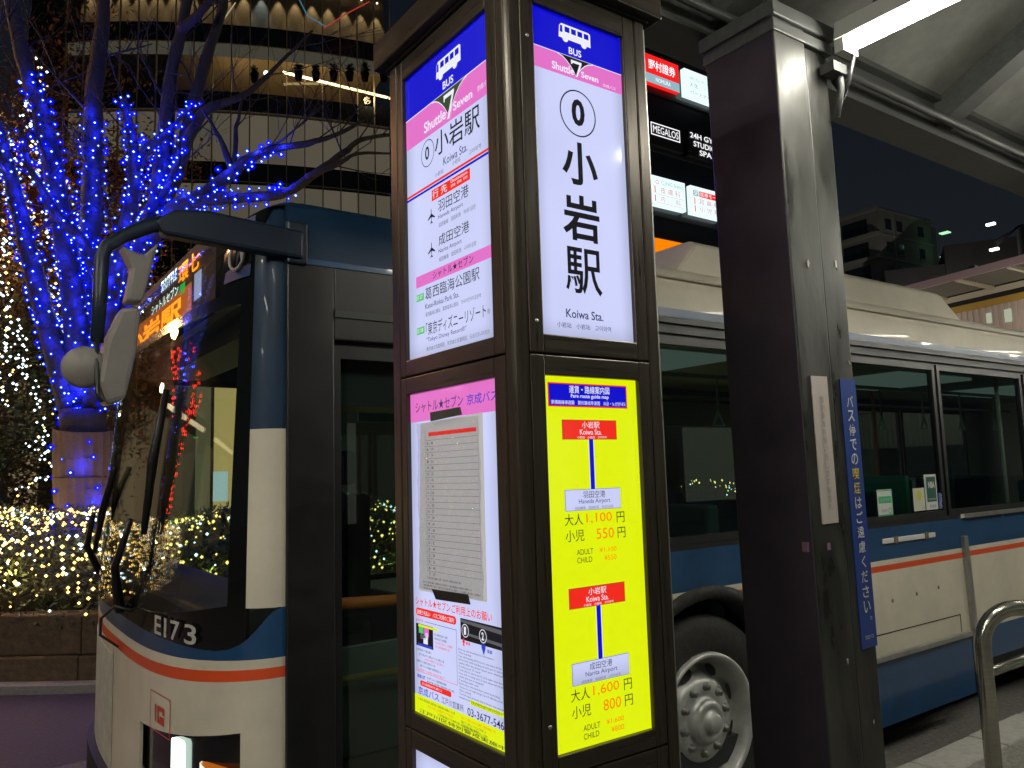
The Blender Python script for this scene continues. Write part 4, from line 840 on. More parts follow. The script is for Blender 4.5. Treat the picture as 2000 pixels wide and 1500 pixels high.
b = MB(); q1 = offs(PA, -.16); b.face([(-14, 2.0, .004), (-3, 2.0, .004), (.4, 5.6, .004), (3, 5.7, .004), (12, 5.8, .004)]+[(q.x, q.y, .004) for q in q1[::-1]]+[(-14, 12, .004)], mat('red_brown_paving', (.06, .045, .055), .75, var=.4, vscale=60, bump=.4, bscale=90)); struct(b.build('bus_bay_paving'))

LW = emat('led_warm', (1, .62, .16), 5, False); LC = emat('led_cool', (.75, .95, 1), 5, False)
LB = emat('led_blue_core', (.30, .55, 1), 6, False); LR_ = emat('led_red', (1, .03, .02), 14, False)
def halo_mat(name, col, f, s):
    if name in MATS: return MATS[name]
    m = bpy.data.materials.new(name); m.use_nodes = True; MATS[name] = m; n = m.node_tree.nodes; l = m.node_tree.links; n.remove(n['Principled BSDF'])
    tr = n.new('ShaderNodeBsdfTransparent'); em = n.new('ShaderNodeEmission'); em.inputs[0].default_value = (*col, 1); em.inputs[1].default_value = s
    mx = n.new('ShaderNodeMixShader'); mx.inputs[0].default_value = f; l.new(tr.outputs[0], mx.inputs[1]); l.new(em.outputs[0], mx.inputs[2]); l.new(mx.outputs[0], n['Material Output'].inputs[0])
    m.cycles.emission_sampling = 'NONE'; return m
LBH = halo_mat('led_blue_halo', (.0, .004, 1), .40, 1.1)  # translucent glow shell round each bulb, imitating its bloom
ICO = None
def ico(b, p, r_, mt):
    global ICO
    if ICO is None:
        m_ = bmesh.new(); bmesh.ops.create_icosphere(m_, subdivisions=1, radius=1); m_.verts.ensure_lookup_table(); ICO = ([v.co.copy() for v in m_.verts], [tuple(v.index for v in f.verts) for f in m_.faces]); m_.free()
    b.raw([p+v*r_ for v in ICO[0]], ICO[1], mt)
def octa(b, p, r_, mt): b.raw([p+Vector(v)*r_ for v in ((1,0,0),(-1,0,0),(0,1,0),(0,-1,0),(0,0,1),(0,0,-1))], [(0,2,4),(2,1,4),(1,3,4),(3,0,4),(2,0,5),(1,2,5),(3,1,5),(0,3,5)], mt)

hedge = thing('hedge', 'low clipped hedge covered in warm and white fairy lights above the stone planter', 'hedge', (.97, 8.0, .5))
LEAF = mat('hedge_leaf', (.05, .075, .02), .5, var=.5, vscale=3)
def pathpt(s_):
    for i in range(3):
        L = (PA[i+1]-PA[i]).length
        if s_ <= L or i == 2: t = (PA[i+1]-PA[i])/L; return PA[i]+t*s_, Vector((-t.y, t.x, 0))
        s_ -= L
LT = sum((PA[i+1]-PA[i]).length for i in range(3)); rr = random.Random(3)
def hprof(u):   # u 0..1 from the front foot over the top to the back: (offset, height)
    a = u*math.pi*.62; return .10+1.35*(1-math.cos(a))*.72, .52+.80*math.sin(min(a, math.pi/2))**.75
def hpt(s_, u, jit):
    p, nrm = pathpt(s_); d, h = hprof(u); h *= 1+.05*math.sin(s_*2.1)+.03*math.sin(s_*5.3)
    return p+nrm*(d+rr.uniform(-jit, jit))+Vector((0, 0, h+rr.uniform(-jit, jit)))
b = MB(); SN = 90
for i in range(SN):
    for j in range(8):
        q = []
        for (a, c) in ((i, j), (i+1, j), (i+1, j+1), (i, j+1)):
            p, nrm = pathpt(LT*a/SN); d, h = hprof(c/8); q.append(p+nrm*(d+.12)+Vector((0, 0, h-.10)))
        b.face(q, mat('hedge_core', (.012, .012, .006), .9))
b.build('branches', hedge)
b = MB()
for k in range(26000):
    s_ = rr.uniform(0, LT) if k % 3 == 0 else rr.uniform(4.5, 14); p = hpt(s_, rr.random(), .09); a = Vector((rr.gauss(0, 1), rr.gauss(0, 1), rr.gauss(0, 1))).normalized(); c = a.orthogonal().normalized(); L = rr.uniform(.016, .034)
    b.face([p, p+a*L+c*L*.45, p+a*L*2, p+a*L-c*L*.45], LEAF)
stuff(b.build('leaves', hedge))
hl = thing('light_net', 'net of warm white and cool white LED bulbs spread over the low hedge', 'string lights', (.97, 8.0, .6))
b = MB()
for s0_, s1_, cnt in ((.3, 3.6, 700), (3.6, 8.4, 1700), (8.4, 13.5, 900), (13.5, 19, 300)):
    for k in range(cnt):
        s_ = rr.uniform(s0_, s1_); u = rr.random()**.8
        p = hpt(s_, u, .03); p += Vector((0, -.05, .03)); octa(b, p, rr.uniform(.008, .018), LW if rr.random() < .80 else LC)
stuff(b.build('bulbs', hl))
b = MB()
for k in range(14):
    pts = [hpt(3.6+10*t/40, .07+.065*k+.02*math.sin(t*1.7+k), .01)+Vector((0, -.05, .02)) for t in range(41)]
    b.tube(pts, .003, BLACK, 3, False)
stuff(b.build('cable', hl))
def plight(name, p, col, pw, r_=.02, parent=None):
    l_ = bpy.data.lights.new(name, 'POINT'); l_.color = col; l_.energy = pw; l_.shadow_soft_size = r_; o = bpy.data.objects.new(name, l_); COL.objects.link(o); o.location = p
    if parent: o.parent = parent; o.matrix_parent_inverse = Matrix.Translation(-parent.location)
    return o
for k in range(22):
    plight('bulb_light', hpt(3.9+k*.55, .15+.5*(k % 3)/2, .02)+Vector((0, -.10, .08)), (1, .66, .25), 4.5, .012, hl)

# ------------------------------------------------------------------ trees
def branch_tube(b, pts, rads, n=8, mt=BARK):
    # smooth the way-points and roughen
    P = []; Rr = []
    for i in range(len(pts)-1):
        p0 = pts[max(i-1, 0)]; p1 = pts[i]; p2 = pts[i+1]; p3 = pts[min(i+2, len(pts)-1)]; K = 4
        for k in range(K):
            t = k/K; q = .5*((2*p1)+(-p0+p2)*t+(2*p0-5*p1+4*p2-p3)*t*t+(-p0+3*p1-3*p2+p3)*t**3)
            P.append(q+Vector((rr.uniform(-1, 1), rr.uniform(-1, 1), 0))*.008); Rr.append((rads[i]*(1-t)+rads[i+1]*t)*rr.uniform(.92, 1.08))
    P.append(pts[-1]); Rr.append(rads[-1]); b.tube(P, Rr, mt, n); return P, Rr
def twigs(b, p, d, L, r_, depth, mt=BARK, tips=None):
    n = 4; pts = [p]; q = p.copy(); dd = d.normalized()
    for k in range(n):
        dd = (dd+Vector((rr.gauss(0, .14), rr.gauss(0, .14), rr.gauss(.05, .10)))).normalized(); q = q+dd*L/n; pts.append(q)
    b.tube(pts, [r_*(1-.6*k/n) for k in range(n+1)], mt, 5 if depth > 1 else 3, False)
    if tips is not None: tips.append(q)
    if depth > 0:
        for k in range(rr.choice((2, 3, 3))):
            i = rr.randint(1, n); ax = Vector((rr.gauss(0, 1), rr.gauss(0, 1), rr.gauss(.3, .7))).normalized(); twigs(b, pts[i], (dd+ax*.75).normalized(), L*rr.uniform(.55, .8), r_*.55, depth-1, mt, tips)
def pixpath(pix): return [at(x, y, D) for x, y, D in pix]
TREE = thing('bare_tree', 'bare tree with trunk and limbs wrapped in blue LED lights behind the bus front', 'tree', (1.18, 8.6, .5))
LIMBS = [
 ([(172, 1100, 8), (170, 1000, 8), (166, 900, 8), (163, 800, 8)], [.25, .235, .225, .22], 0),
 ([(150, 830, 8), (118, 720, 7.9), (84, 600, 7.8), (52, 470, 7.7), (22, 350, 7.6), (-12, 230, 7.5), (-40, 120, 7.4)], [.13, .12, .11, .10, .09, .08, .07], 1),
 ([(158, 800, 8), (150, 660, 7.9), (135, 520, 7.8), (112, 380, 7.8), (85, 240, 7.7), (45, 110, 7.6), (15, -20, 7.5)], [.14, .13, .12, .115, .11, .10, .09], 1),
 ([(165, 810, 8), (170, 690, 8.1), (172, 560, 8.2), (178, 420, 8.2), (180, 290, 8.3), (184, 170, 8.3), (200, 60, 8.4), (205, -30, 8.4)], [.15, .14, .13, .125, .12, .115, .10, .09], 1),
 ([(178, 800, 8), (196, 690, 7.9), (215, 580, 7.8), (240, 470, 7.7), (262, 360, 7.6), (256, 260, 7.6), (240, 190, 7.6)], [.12, .11, .10, .09, .08, .065, .05], 1),
 ([(188, 790, 8), (222, 660, 8), (268, 530, 8), (305, 400, 8), (322, 280, 8.1), (333, 150, 8.2), (356, 50, 8.2), (372, -20, 8.2)], [.14, .13, .12, .11, .10, .09, .08, .07], 1),
 ([(300, 415, 8), (345, 330, 8.1), (368, 250, 8.2), (392, 150, 8.3), (430, 30, 8.4), (440, -20, 8.4)], [.10, .10, .09, .08, .07, .065], 0),
 ([(340, 340, 8.1), (395, 222, 8), (470, 190, 8), (540, 130, 8.1), (610, 60, 8.2)], [.07, .06, .045, .03, .02], 0),
 ([(262, 350, 7.7), (285, 290, 7.6), (310, 272, 7.5), (350, 235, 7.5), (385, 190, 7.5)], [.05, .045, .04, .03, .02], 1),
 ([(290, 470, 8), (340, 410, 7.8), (400, 380, 7.6), (445, 345, 7.5), (480, 315, 7.4), (530, 292, 7.3), (600, 280, 7.2), (660, 262, 7.2), (712, 232, 7.2)], [.09, .085, .08, .07, .06, .05, .04, .03, .02], 1),
 ([(455, 335, 7.5), (430, 270, 7.5), (395, 215, 7.5)], [.04, .03, .015], 0),
 ([(455, 330, 7.5), (462, 250, 7.6), (475, 180, 7.7)], [.03, .025, .012], 0),
 ([(380, 395, 7.7), (430, 388, 7.4), (500, 385, 7.2), (560, 375, 7.1), (620, 335, 7.0), (670, 300, 7.0), (710, 272, 7.0), (780, 262, 7)], [.07, .06, .055, .05, .045, .04, .03, .02], 1),
 ([(600, 345, 7.0), (650, 325, 6.9), (700, 300, 6.9), (770, 300, 6.9)], [.03, .025, .02, .012], 0),
 ([(215, 590, 7.8), (160, 470, 7.5), (110, 420, 7.3), (60, 330, 7.1), (40, 250, 7)], [.07, .06, .05, .04, .03], 1),
 ([(300, 420, 8), (330, 360, 7.9), (350, 310, 7.8), (352, 260, 7.8)], [.05, .04, .03, .02], 1),
 ([(352, 60, 8.2), (395, 20, 8.1), (425, -20, 8.1)], [.06, .05, .04], 0)]
tips = []
TP = []
for i, (px, rd, lit) in enumerate(LIMBS):
    b = MB(); P, Q_ = branch_tube(b, pixpath(px), [r_*(1 if i == 0 else .98-.34*k/(len(rd)-1)) for k, r_ in enumerate(rd)], 10 if i == 0 else 8)
    o = b.build('trunk' if i == 0 else 'limb', TREE); TP.append((P, Q_, lit))
b = MB()
for i, (P, Q_, lit) in enumerate(TP[1:]):
    for k in range(len(P)//2, len(P), 4 if i in (0, 1, 2, 3, 4) else 3):
        if k < 6 and i < 6: continue
        d = (P[min(k+1, len(P)-1)]-P[k-1]).normalized(); ax = Vector((rr.gauss(0, 1), rr.gauss(0, .6), rr.gauss(.4, .6))).normalized()
        twigs(b, P[k], d*.7+ax*.8, rr.uniform(.5, 1.0), max(.007, Q_[k]*.22), 2, tips=tips)
stuff(b.build('twigs', TREE))
# straw matting round the trunk
b = MB(); ax0 = at(170, 1085, 8); ax1 = at(163, 838, 8); dx_ = (ax1-ax0)
N = 40
for i in range(N):
    for j in range(10):
        q = []
        for (a, c) in ((i, j), (i+1, j), (i+1, j+1), (i, j+1)):
            an = 2*math.pi*a/N; t = c/10; r_ = .235+.035*t+(.012 if a % 2 else 0)+.02*math.sin(an*2+t*4); q.append(ax0+dx_*t+Vector((r_*math.cos(an), r_*math.sin(an), .05*math.sin(an)*t)))
        b.face(q, BURLAP)
b.build('straw_wrap', TREE)
b = MB()
for t in (.25, .62): b.tube([ax0+dx_*t+Vector((.27*math.cos(a), .27*math.sin(a), 0)) for a in [2*math.pi*k/24 for k in range(25)]], .008, BARK, 5, False)
b.build('rope', TREE)
bl = thing('string_lights', 'strings of blue LED bulbs wound round the limbs of the bare tree', 'string lights', (1.18, 8.6, 2))
b = MB(); cb = MB(); npl = 0
def wrap(P, Q_, dens, cut=1.0, r0=0):
    global npl
    L = 0; acc = 0; ph = rr.uniform(0, 6); cab = []
    for i in range(len(P)-1):
        if i/len(P) > cut: break
        seg = P[i+1]-P[i]; n_ = max(1, int(seg.length*dens)); t_ = seg.normalized(); a_ = t_.orthogonal().normalized(); c_ = t_.cross(a_)
        for k in range(n_):
            ph += rr.uniform(.9, 2.0); f = (k+rr.random())/n_; rad = Q_[i]+.012+rr.uniform(0, .03)
            dv = a_*math.cos(ph)+c_*math.sin(ph); p = P[i]+seg*f+dv*rad; cab.append(p)
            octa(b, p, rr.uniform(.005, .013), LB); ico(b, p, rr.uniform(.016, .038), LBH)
            acc += 1
            if acc % 11 == 0:
                tocam = Vector((-p.x, -p.y, 0)).normalized()
                plight('bulb_light', P[i]+seg*f+(dv*.4+tocam*.9+Vector((0, 0, .1))).normalized()*(Q_[i]+.07), (.012, .022, 1), 2.4, .014, bl); npl += 1
    if len(cab) > 2: cb.tube(cab, .0035, BLACK, 3, False)
cuts = {1: .74, 2: .72, 3: .62, 4: .95, 5: .52, 8: 1, 9: .62, 12: .42, 14: 1, 15: .9}
for i, (P, Q_, lit) in enumerate(TP):
    if lit: wrap(P, Q_, 56 if i in (1, 2, 3, 4, 5) else 42, cuts.get(i, 1))
wrap([ax0+dx_*.95, ax0+dx_*.6, ax0+dx_*.35], [.27, .26, .26], 30); wrap([ax0+dx_*.42, ax0+dx_*.22], [.28, .28], 50); wrap([ax0+dx_*.2+Vector((-.12, -.1, 0)), ax0+Vector((-.2, -.1, 0))], [.2, .2], 18)
stuff(b.build('bulbs', bl)); stuff(cb.build('cable', bl)); print('blue point lights', npl)

# leafy trees further back, white light strings hanging in them
LF1 = mat('autumn_leaf', (.17, .075, .03), .7, var=.5, vscale=1.5); LF2 = mat('evergreen_leaf', (.05, .065, .03), .6, var=.5, vscale=1.2)
def leafy(label, base, H, CR, mt, nl, seed, ls=.06, flat=1.0):
    rs = random.Random(seed); t = thing('leafy_tree', label, 'tree', tuple(base)); base = Vector(base)
    b = MB(); pts = [base+Vector((rs.uniform(-.1, .1)*k, rs.uniform(-.1, .1)*k, H*.75*k/5)) for k in range(6)]; branch_tube(b, pts, [.16, .14, .12, .09, .06, .03], 8)
    b.build('trunk', t); b = MB(); tp = []
    for k in range(16):
        p = pts[rs.randint(1, 5)]; twigs(b, p, Vector((rs.gauss(0, 1), rs.gauss(0, 1), rs.uniform(.1, 1.2))), CR*rs.uniform(.7, 1.2), .035, 2, tips=tp)
    stuff(b.build('limbs', t)); b = MB()
    cl = [base+Vector((rs.gauss(0, .45)*CR, rs.gauss(0, .45)*CR, H*.55+rs.uniform(-.48, .45)*H*flat)) for _ in range(46)]+tp
    for k in range(nl):
        c = rs.choice(cl); p = c+Vector((rs.gauss(0, .28), rs.gauss(0, .28), rs.gauss(0, .22))); a = Vector((rs.gauss(0, 1), rs.gauss(0, 1), rs.gauss(0, .6))).normalized(); d = a.orthogonal().normalized(); L = rs.uniform(.6, 1.2)*ls
        b.face([p, p+a*L+d*L*.5, p+a*2*L, p+a*L-d*L*.5], mt)
    stuff(b.build('crown', t)); return t
T1 = leafy('tall tree with rusty autumn leaves standing behind the blue lit tree', (at(90, 900, 12.5).x, at(90, 900, 12.5).y, .4), 9.5, 1.25, LF1, 20000, 5, .055)
T2 = leafy('dark evergreen tree with white light strings at the left edge above the hedge', (at(20, 900, 10.5).x, at(20, 900, 10.5).y, .4), 4.6, 1.1, LF2, 16000, 6, .04)
T3 = leafy('rusty leaved tree furthest left behind the white light strings', (at(-160, 900, 14).x, at(-160, 900, 14).y, .4), 9, 2.0, LF1, 14000, 8, .06)
wl = thing('string_lights', 'strings of white LED bulbs hanging down through the trees at the left edge', 'string lights', (.5, 9.5, 2))
b = MB(); cb = MB()
for pix, D in (([(45, 125), (55, 200), (72, 300), (92, 400), (108, 500), (128, 600), (140, 700)], 8.3), ([(0, 440), (10, 540), (22, 640), (38, 760)], 8.6), ([(20, 270), (38, 340), (60, 450), (62, 540)], 8.6),
               ([(30, 640), (60, 740), (85, 830), (100, 900), (118, 960)], 8.8), ([(75, 115), (84, 170)], 8.4), ([(0, 560), (5, 700), (12, 800)], 8.5), ([(60, 850), (90, 890), (100, 930), (40, 960)], 8.8), ([(120, 540), (128, 640), (150, 720), (112, 770)], 8.5), ([(15, 340), (10, 420), (2, 500)], 8.4)):
    pts = [at(x, y, D) for x, y in pix]; cab = []
    for i in range(len(pts)-1):
        L = (pts[i+1]-pts[i]).length; n_ = int(L*30)
        for k in range(n_):
            p = pts[i].lerp(pts[i+1], (k+rr.random())/n_)+Vector((rr.gauss(0, .05), rr.gauss(0, .06), rr.gauss(0, .03))); cab.append(p); octa(b, p, rr.uniform(.009, .018), LC if rr.random() < .8 else LW)
            if k % 30 == 15: plight('bulb_light', p+Vector((0, -.2, 0)), (.9, .85, .7), 2.0, .012, wl)
    if len(cab) > 2: cb.tube(cab, .003, BLACK, 3, False)
stuff(b.build('bulbs', wl)); stuff(cb.build('cable', wl))
# lit trees outside the frame on the left, seen mirrored in the windscreen
c1 = copy_tree(TREE); c1.location = (-2.6, 12.2, .5); c1['label'] = 'bare tree with blue LED lights further left along the planter'
c2 = copy_tree(bl); c2.location = (-2.6, 12.2, 2); c2['label'] = 'blue LED strings on the bare tree further left along the planter'
for ch in list(c2.children):
    if ch.type == 'LIGHT' and rr.random() < .8: bpy.data.objects.remove(ch)
rt = thing('bare_tree', 'bare tree wound with red LED lights beyond the planter on the left', 'tree', (-3.6, 14, .4))
b = MB(); rb = MB()
for pth in ([(0, 0, 0), (0, 0, 1.8)], [(0, 0, 1.6), (-.5, 0, 2.6), (-1.2, .1, 4)], [(0, 0, 1.6), (.4, 0, 2.8), (1.0, 0, 4.2)], [(.2, 0, 2.2), (.1, .1, 3.2), (-.1, .2, 4.4)], [(.6, 0, 3.2), (1.5, 0, 4.0)], [(-.7, 0, 3), (-1.8, 0, 3.6)]):
    P, Q_ = branch_tube(b, [Vector(p)+Vector((-3.6, 14, .4)) for p in pth], [.12-.02*k for k in range(len(pth))])
    for i in range(len(P)-1):
        for k in range(14): octa(rb, P[i].lerp(P[i+1], rr.random())+Vector((rr.gauss(0, .1), rr.gauss(0, .1), rr.gauss(0, .05))), .034, LR_)
b.build('limbs', rt); rl_ = thing('string_lights', 'red LED strings wound round the bare tree on the left', 'string lights', (-3.6, 14, 2)); stuff(rb.build('bulbs', rl_))

# ------------------------------------------------------------------ curved glass building
FB = thing('office_building', 'curved glass building with beige lit storeys and rows of downlights above the bus', 'building', (14.9, 41.6, 0))
A0 = R(70.3); Mx = Vector((14.9, 41.6, 0)); RAD = 36.; CC = Mx+Vector((math.cos(A0), math.sin(A0), 0))*RAD; BW = .98; DA = BW/RAD
def bay(k, z, dr=0.):
    a = A0+math.pi-k*DA; p = CC+Vector((math.cos(a), math.sin(a), 0))*(RAD+dr); p.z = z; return p, a+math.pi/2
DARKG = mat('spandrel_dark', (.018, .022, .026), .25, coat=.5); MUL = mat('mullion', (.42, .38, .28), .5)
def bl_(col, s): return emat('blind_%d' % int(col[0]*1000), col, s, False)
def place(o, k, z, dr=0.):
    p, a = bay(k, z, dr); o.parent = FB; o.location = p-FB.location; o.rotation_euler = (0, 0, a); return o
def proto(size, mt, nm):
    w_, d_, h_ = size; b = MB(); b.box((-w_/2, -d_/2, 0), (w_/2, d_/2, h_), mt); return b.build(nm)
K0, K1 = -6, 12
spb = [(25.75, 1.07), (21.85, 1.05), (17.85, 1.08), (13.8, 1.1)]
sp = None
for z, h in spb:
    for k in range(K0, K1):
        if sp is None: sp = proto((BW-.03, .06, 1.07), DARKG, 'spandrel_panel'); o = sp
        else: o = sp.copy(); COL.objects.link(o)
        place(o, k+.5, z)
mu = None
for k in range(K0, K1+1):
    if mu is None: mu = proto((.05, .14, 20), MUL, 'mullion'); o = mu
    else: o = mu.copy(); COL.objects.link(o)
    place(o, k, 11, .05)
gp = None
for z, h in ((26.83, 3.0), (22.92, 2.8), (18.94, 2.88), (14.92, 2.9)):
    for k in range(K0, K1):
        if gp is None: gp = proto((BW-.05, .02, 2.85), FGLASS, 'glass_pane'); o = gp
        else: o = gp.copy(); COL.objects.link(o)
        place(o, k+.5, z+.01, -.01)
BL1 = [emat('blind_lit_%d' % i, (c*.20, c*.172, c*.128), .78, False) for i, c in enumerate((.75, .85, .95, 1.0))]
prot = []
for m_ in BL1: pass
for zi, (z, h) in enumerate(((18.94, 2.88), (14.92, 2.9))):
    for k in range(K0, K1):
        key = BL1[(k*7+zi*3) % 4]; f = next((q for q in prot if q[0] is key), None)
        if f is None: o = proto((BW-.02, .02, 2.88), key, 'blind'); prot.append((key, o))
        else: o = f[1].copy(); COL.objects.link(o)
        place(o, k+.5, z, -.35)
BEI = mat('beige_wall', (.42, .34, .22), .8, var=.06, vscale=.6)
tw = None
for k in range(K0, K1):
    if tw is None: tw = proto((BW+.05, .04, 5.0), BEI, 'wall_panel'); o = tw
    else: o = tw.copy(); COL.objects.link(o)
    place(o, k+.5, 26.3, -1.25)
    p, a = bay(k+.5, 29.95, -.95)
    l_ = bpy.data.lights.new('downlight', 'SPOT'); l_.energy = 420; l_.color = (1, .78, .48) if k != 1 else (.6, .8, 1); l_.spot_size = R(46); l_.spot_blend = .5; l_.shadow_soft_size = .04
    o = bpy.data.objects.new('downlight', l_); COL.objects.link(o); o.parent = FB; o.location = p-FB.location
b = MB(); 
for k in range(K0, K1):
    p, a = bay(k+.5, 30.0, -.95); ico(b, p, .07, emat('downlight_lens', (1, .8, .5), 4, False))
stuff(b.build('downlight_lens', FB))
def arcstrip(b, dr0, dr1, z0, z1, mt):
    for k in range(K0, K1):
        p0, _ = bay(k, z0, dr0); p1, _ = bay(k+1, z0, dr0); q0, _ = bay(k, z1, dr1); q1, _ = bay(k+1, z1, dr1); b.face([p0, p1, q1, q0], mt)
b = MB(); arcstrip(b, -7, -7, 22.5, 26.0, BEI); arcstrip(b, -7, -.1, 25.74, 25.74, BEI); arcstrip(b, -7, -.1, 21.9, 21.9, BEI); b.build('interior', FB)
b = MB(); arcstrip(b, -.1, -.1, 25.0, 25.74, emat('upper_blind', (.085, .08, .06), 1, False)); b.build('upper_blind', FB)
b = MB(); arcstrip(b, -6.9, -.4, 21.7, 21.7, SEAM); arcstrip(b, -9, -.03, 11, 11, SEAM)
for dz in (14.9, 18.9): arcstrip(b, -.6, -.6, dz-1.4, dz+2.95, SEAM)
b.build('floor_slab', FB)
b = MB(); a_ = at(553, 141, 44.0); c_ = at(775, 203, 47.6); c_.z = a_.z; b.tube([a_, c_], .07, emat('line_lamp', (1, .72, .34), 6), 6); b.build('line_lamp', FB)
for pq in ((520, 143, 45), (395, 140, 45.5), (385, 142, 45.5)): b = MB(); ico(b, at(*pq), .17 if pq[0] == 520 else .07, emat('room_lamp', (.9, 1, .85), 4, False)); b.build('room_lamp', FB)
for pq, e_ in (((470, 170, 46), 50), ((600, 170, 46), 110), ((720, 190, 46), 110)): plight('room_light', at(*pq), (1, .72, .36), e_, .3, FB)
for xx, s_ in ((497, .0), (583, .1), (617, .0), (652, .15), (683, .1), (713, .2), (750, .1)):
    b = MB(); p = at(xx, 197, 42.6+abs(xx-560)/220*.5); p.z = 22.92; b.lathe([(0, .18), (.45, .24), (.5, .15)], p, (0, 0, 1), BLACK, 10); rl2 = random.Random(xx)
    for _ in range(60):
        d = Vector((rl2.gauss(0, 1), rl2.gauss(0, 1), rl2.gauss(.6, .8))).normalized(); e = d.orthogonal(); q0 = p+Vector((0, 0, .5+rl2.random()*.25)); L = rl2.uniform(.25, .5)*(.7+s_*2); b.face([q0, q0+d*L*.5+e*.06, q0+d*L, q0+d*L*.5-e*.06], BLACK); b.build('potted_plant', FB)
b = MB(); b.box((9.5, 45.6, 0), (9.6, 60, 34), DARKG); arcstrip(b, -.2, -.2, 30.2, 34, DARKG); b.build('side_wall', FB)
b = MB()
for xy in (((632, 55), (680, 25), (.9, .1, .05)), ((680, 25), (722, 3), (.9, .1, .05)), ((637, 52), (600, 30), (.1, .4, .6)), ((600, 30), (585, 0), (.1, .4, .6)), ((437, 38), (460, 5), (1, .8, .5))):
    p, q = at(*xy[0], 44.2), at(*xy[1], 44.2); b.tube([p, q], .035, emat('neon_%d' % int(xy[2][0]*100), xy[2], .4, False), 5); b.build('neon_strip', FB); b = MB()

# dark tower with outside stair, left of it
DT = thing('dark_tower', 'unlit dark tower with an outside stair between the trees and the curved building', 'building', (at(240, 900, 40).x, at(240, 900, 40).y, 0))
DW = mat('dark_wall', (.05, .045, .045), .8, var=.3, vscale=.4)
def obox(b, c, ax, w_, d_, z0, z1, mt):
    ax = Vector((math.cos(ax), math.sin(ax), 0)); ay = Vector((-ax.y, ax.x, 0)); c = Vector((c[0], c[1], 0))
    M = Matrix((ax, ay, Vector((0, 0, 1)))).transposed().to_4x4(); M.translation = c; b.box((-w_/2, 0, z0), (w_/2, d_, z1), mt, M)
c_ = at(215, 900, 50); b = MB(); obox(b, c_, AZ-math.pi/2+R(14), 11, 10, 0, 40, DW); b.build('wall', DT)
b = MB()
for k in range(9):
    z = 8+3.1*k; p = at(170+10*(k % 2), 900, 48.5); q = at(325, 900, 48.5)
    if k % 2: p, q = q, p
    p = Vector((p.x, p.y, z)); q = Vector((q.x, q.y, z+3.1)); b.tube([p, q], .16, mat('stair_steel', (.20, .17, .14), .6), 4)
    b.tube([p+Vector((0, 0, 1)), q+Vector((0, 0, 1))], .05, MATS['stair_steel'], 4)
b.build('stair', DT)
b = MB(); ww = at(215, 900, 49.6)
for k in range(6): obox(b, at(110, 900, 47), AZ-math.pi/2+R(14), .9, .1, 6+5*k, 8.2+5*k, mat('dim_window', (.2, .16, .1), .5))
b.build('window', DT)

# ------------------------------------------------------------------ low shops behind the bus
SHX = -28
SHP = thing('shop_building', 'low shop building with warm lit windows and a blue signboard seen through the bus', 'building', (6, 17, 0))
WALLW = mat('shop_wall', (.16, .15, .13), .7); WARM = emat('shop_light', (1, .74, .38), .2)
b = MB(); b.box((SHX, 19.2, 0), (19, 19.6, 6), WALLW); b.box((SHX, 16.8, 5.1), (19, 19.2, 5.3), WALLW); b.build('wall', SHP)
b = MB(); b.box((SHX, 16.6, 4.1), (19, 16.9, 5.2), mat('fascia', (.30, .28, .24), .6)); b.build('fascia', SHP)
for i, (a, c, mt) in enumerate(((1.0, 2.6, WARM), (4.15, 4.5, WARM), (4.58, 5.3, emat('shop_light_warm', (1, .62, .22), .85)), (6.0, 6.9, WARM), (9, 11, WARM), (-3.5, -1, WARM), (13, 15, WARM), (-8, -5, WARM), (-13, -10, WARM), (-20, -15, WARM), (-27, -23, WARM))):
    b = MB(); b.box((a, 17.0, .9), (c, 17.05, 3.6 if i != 3 else 3.2), mt); b.build('shop_window', SHP)
for a in (.8, 2.7, 4.0, 5.4, 7.2, 8.8, 11.2, 13, -1, -3.7, -4.8, -8.2, -9.8, -13.2, -20.2):
    b = MB(); b.box((a, 16.9, 0), (a+.18, 17.15, 4.1), mat('shop_post', (.10, .09, .08), .5)); b.build('post', SHP)
b = MB(); b.box((4.9, 16.5, 3.3), (8.2, 16.6, 4.2), emat('blue_signboard', (.03, .08, .42), .8)); sg_ = b.build('blue_signboard', SHP)
b = MB(); b.box((4.52, 16.8, 1.25), (4.80, 16.85, 1.85), emat('white_poster', (.8, .95, .95), .9)); b.build('poster', SHP)
for a, c in ((1.0, 4.6), (-8.5, -3), (-20, -12)): b = MB(); b.box((a, 16.3, 3.75), (c, 16.6, 3.83), emat('canopy_strip', (1, .8, .45), 3)); b.build('light_strip', SHP)
for xx in (-2, 2, 6, 10, 15): plight('shop_lamp', (xx, 15.5, 3.9), (1, .78, .5), 9, .1, SHP)

# ------------------------------------------------------------------ black tower with tenant signs
TB = thing('black_tower', 'black building front carrying rows of lit tenant signs behind the square column', 'building', (23, 20.3, 0))
b = MB(); b.box((19.2, 20.25, 0), (32, 28, 19.5), mat('black_cladding', (.006, .008, .012), .35, coat=.4)); b.build('wall', TB)
b = MB()
for z in (8.6, 11.0, 13.5, 15.8, 18.2): b.box((19.3, 20.2, z), (32, 20.25, z+.12), mat('black_frame', (.02, .022, .025), .5))
b.build('ledge', TB)
SW_ = emat('sign_lit_white', (.80, 1.0, 1.0), 1.1); SK_ = mat('sign_black', (.015, .013, .012), .5); SRD = emat('sign_red', (1, .015, .015), 1); SGY = emat('sign_greyblue', (.30, .48, .55), 1); SOR = emat('sign_orange', (1, .24, .0), 1); SB_ = emat('sign_text_dark', (.15, .25, .3), 1)
SRL = emat('sign_text_red', (.8, .25, .35), 1); STW = emat('sign_text_lit', (.95, .95, 1), 1.2)
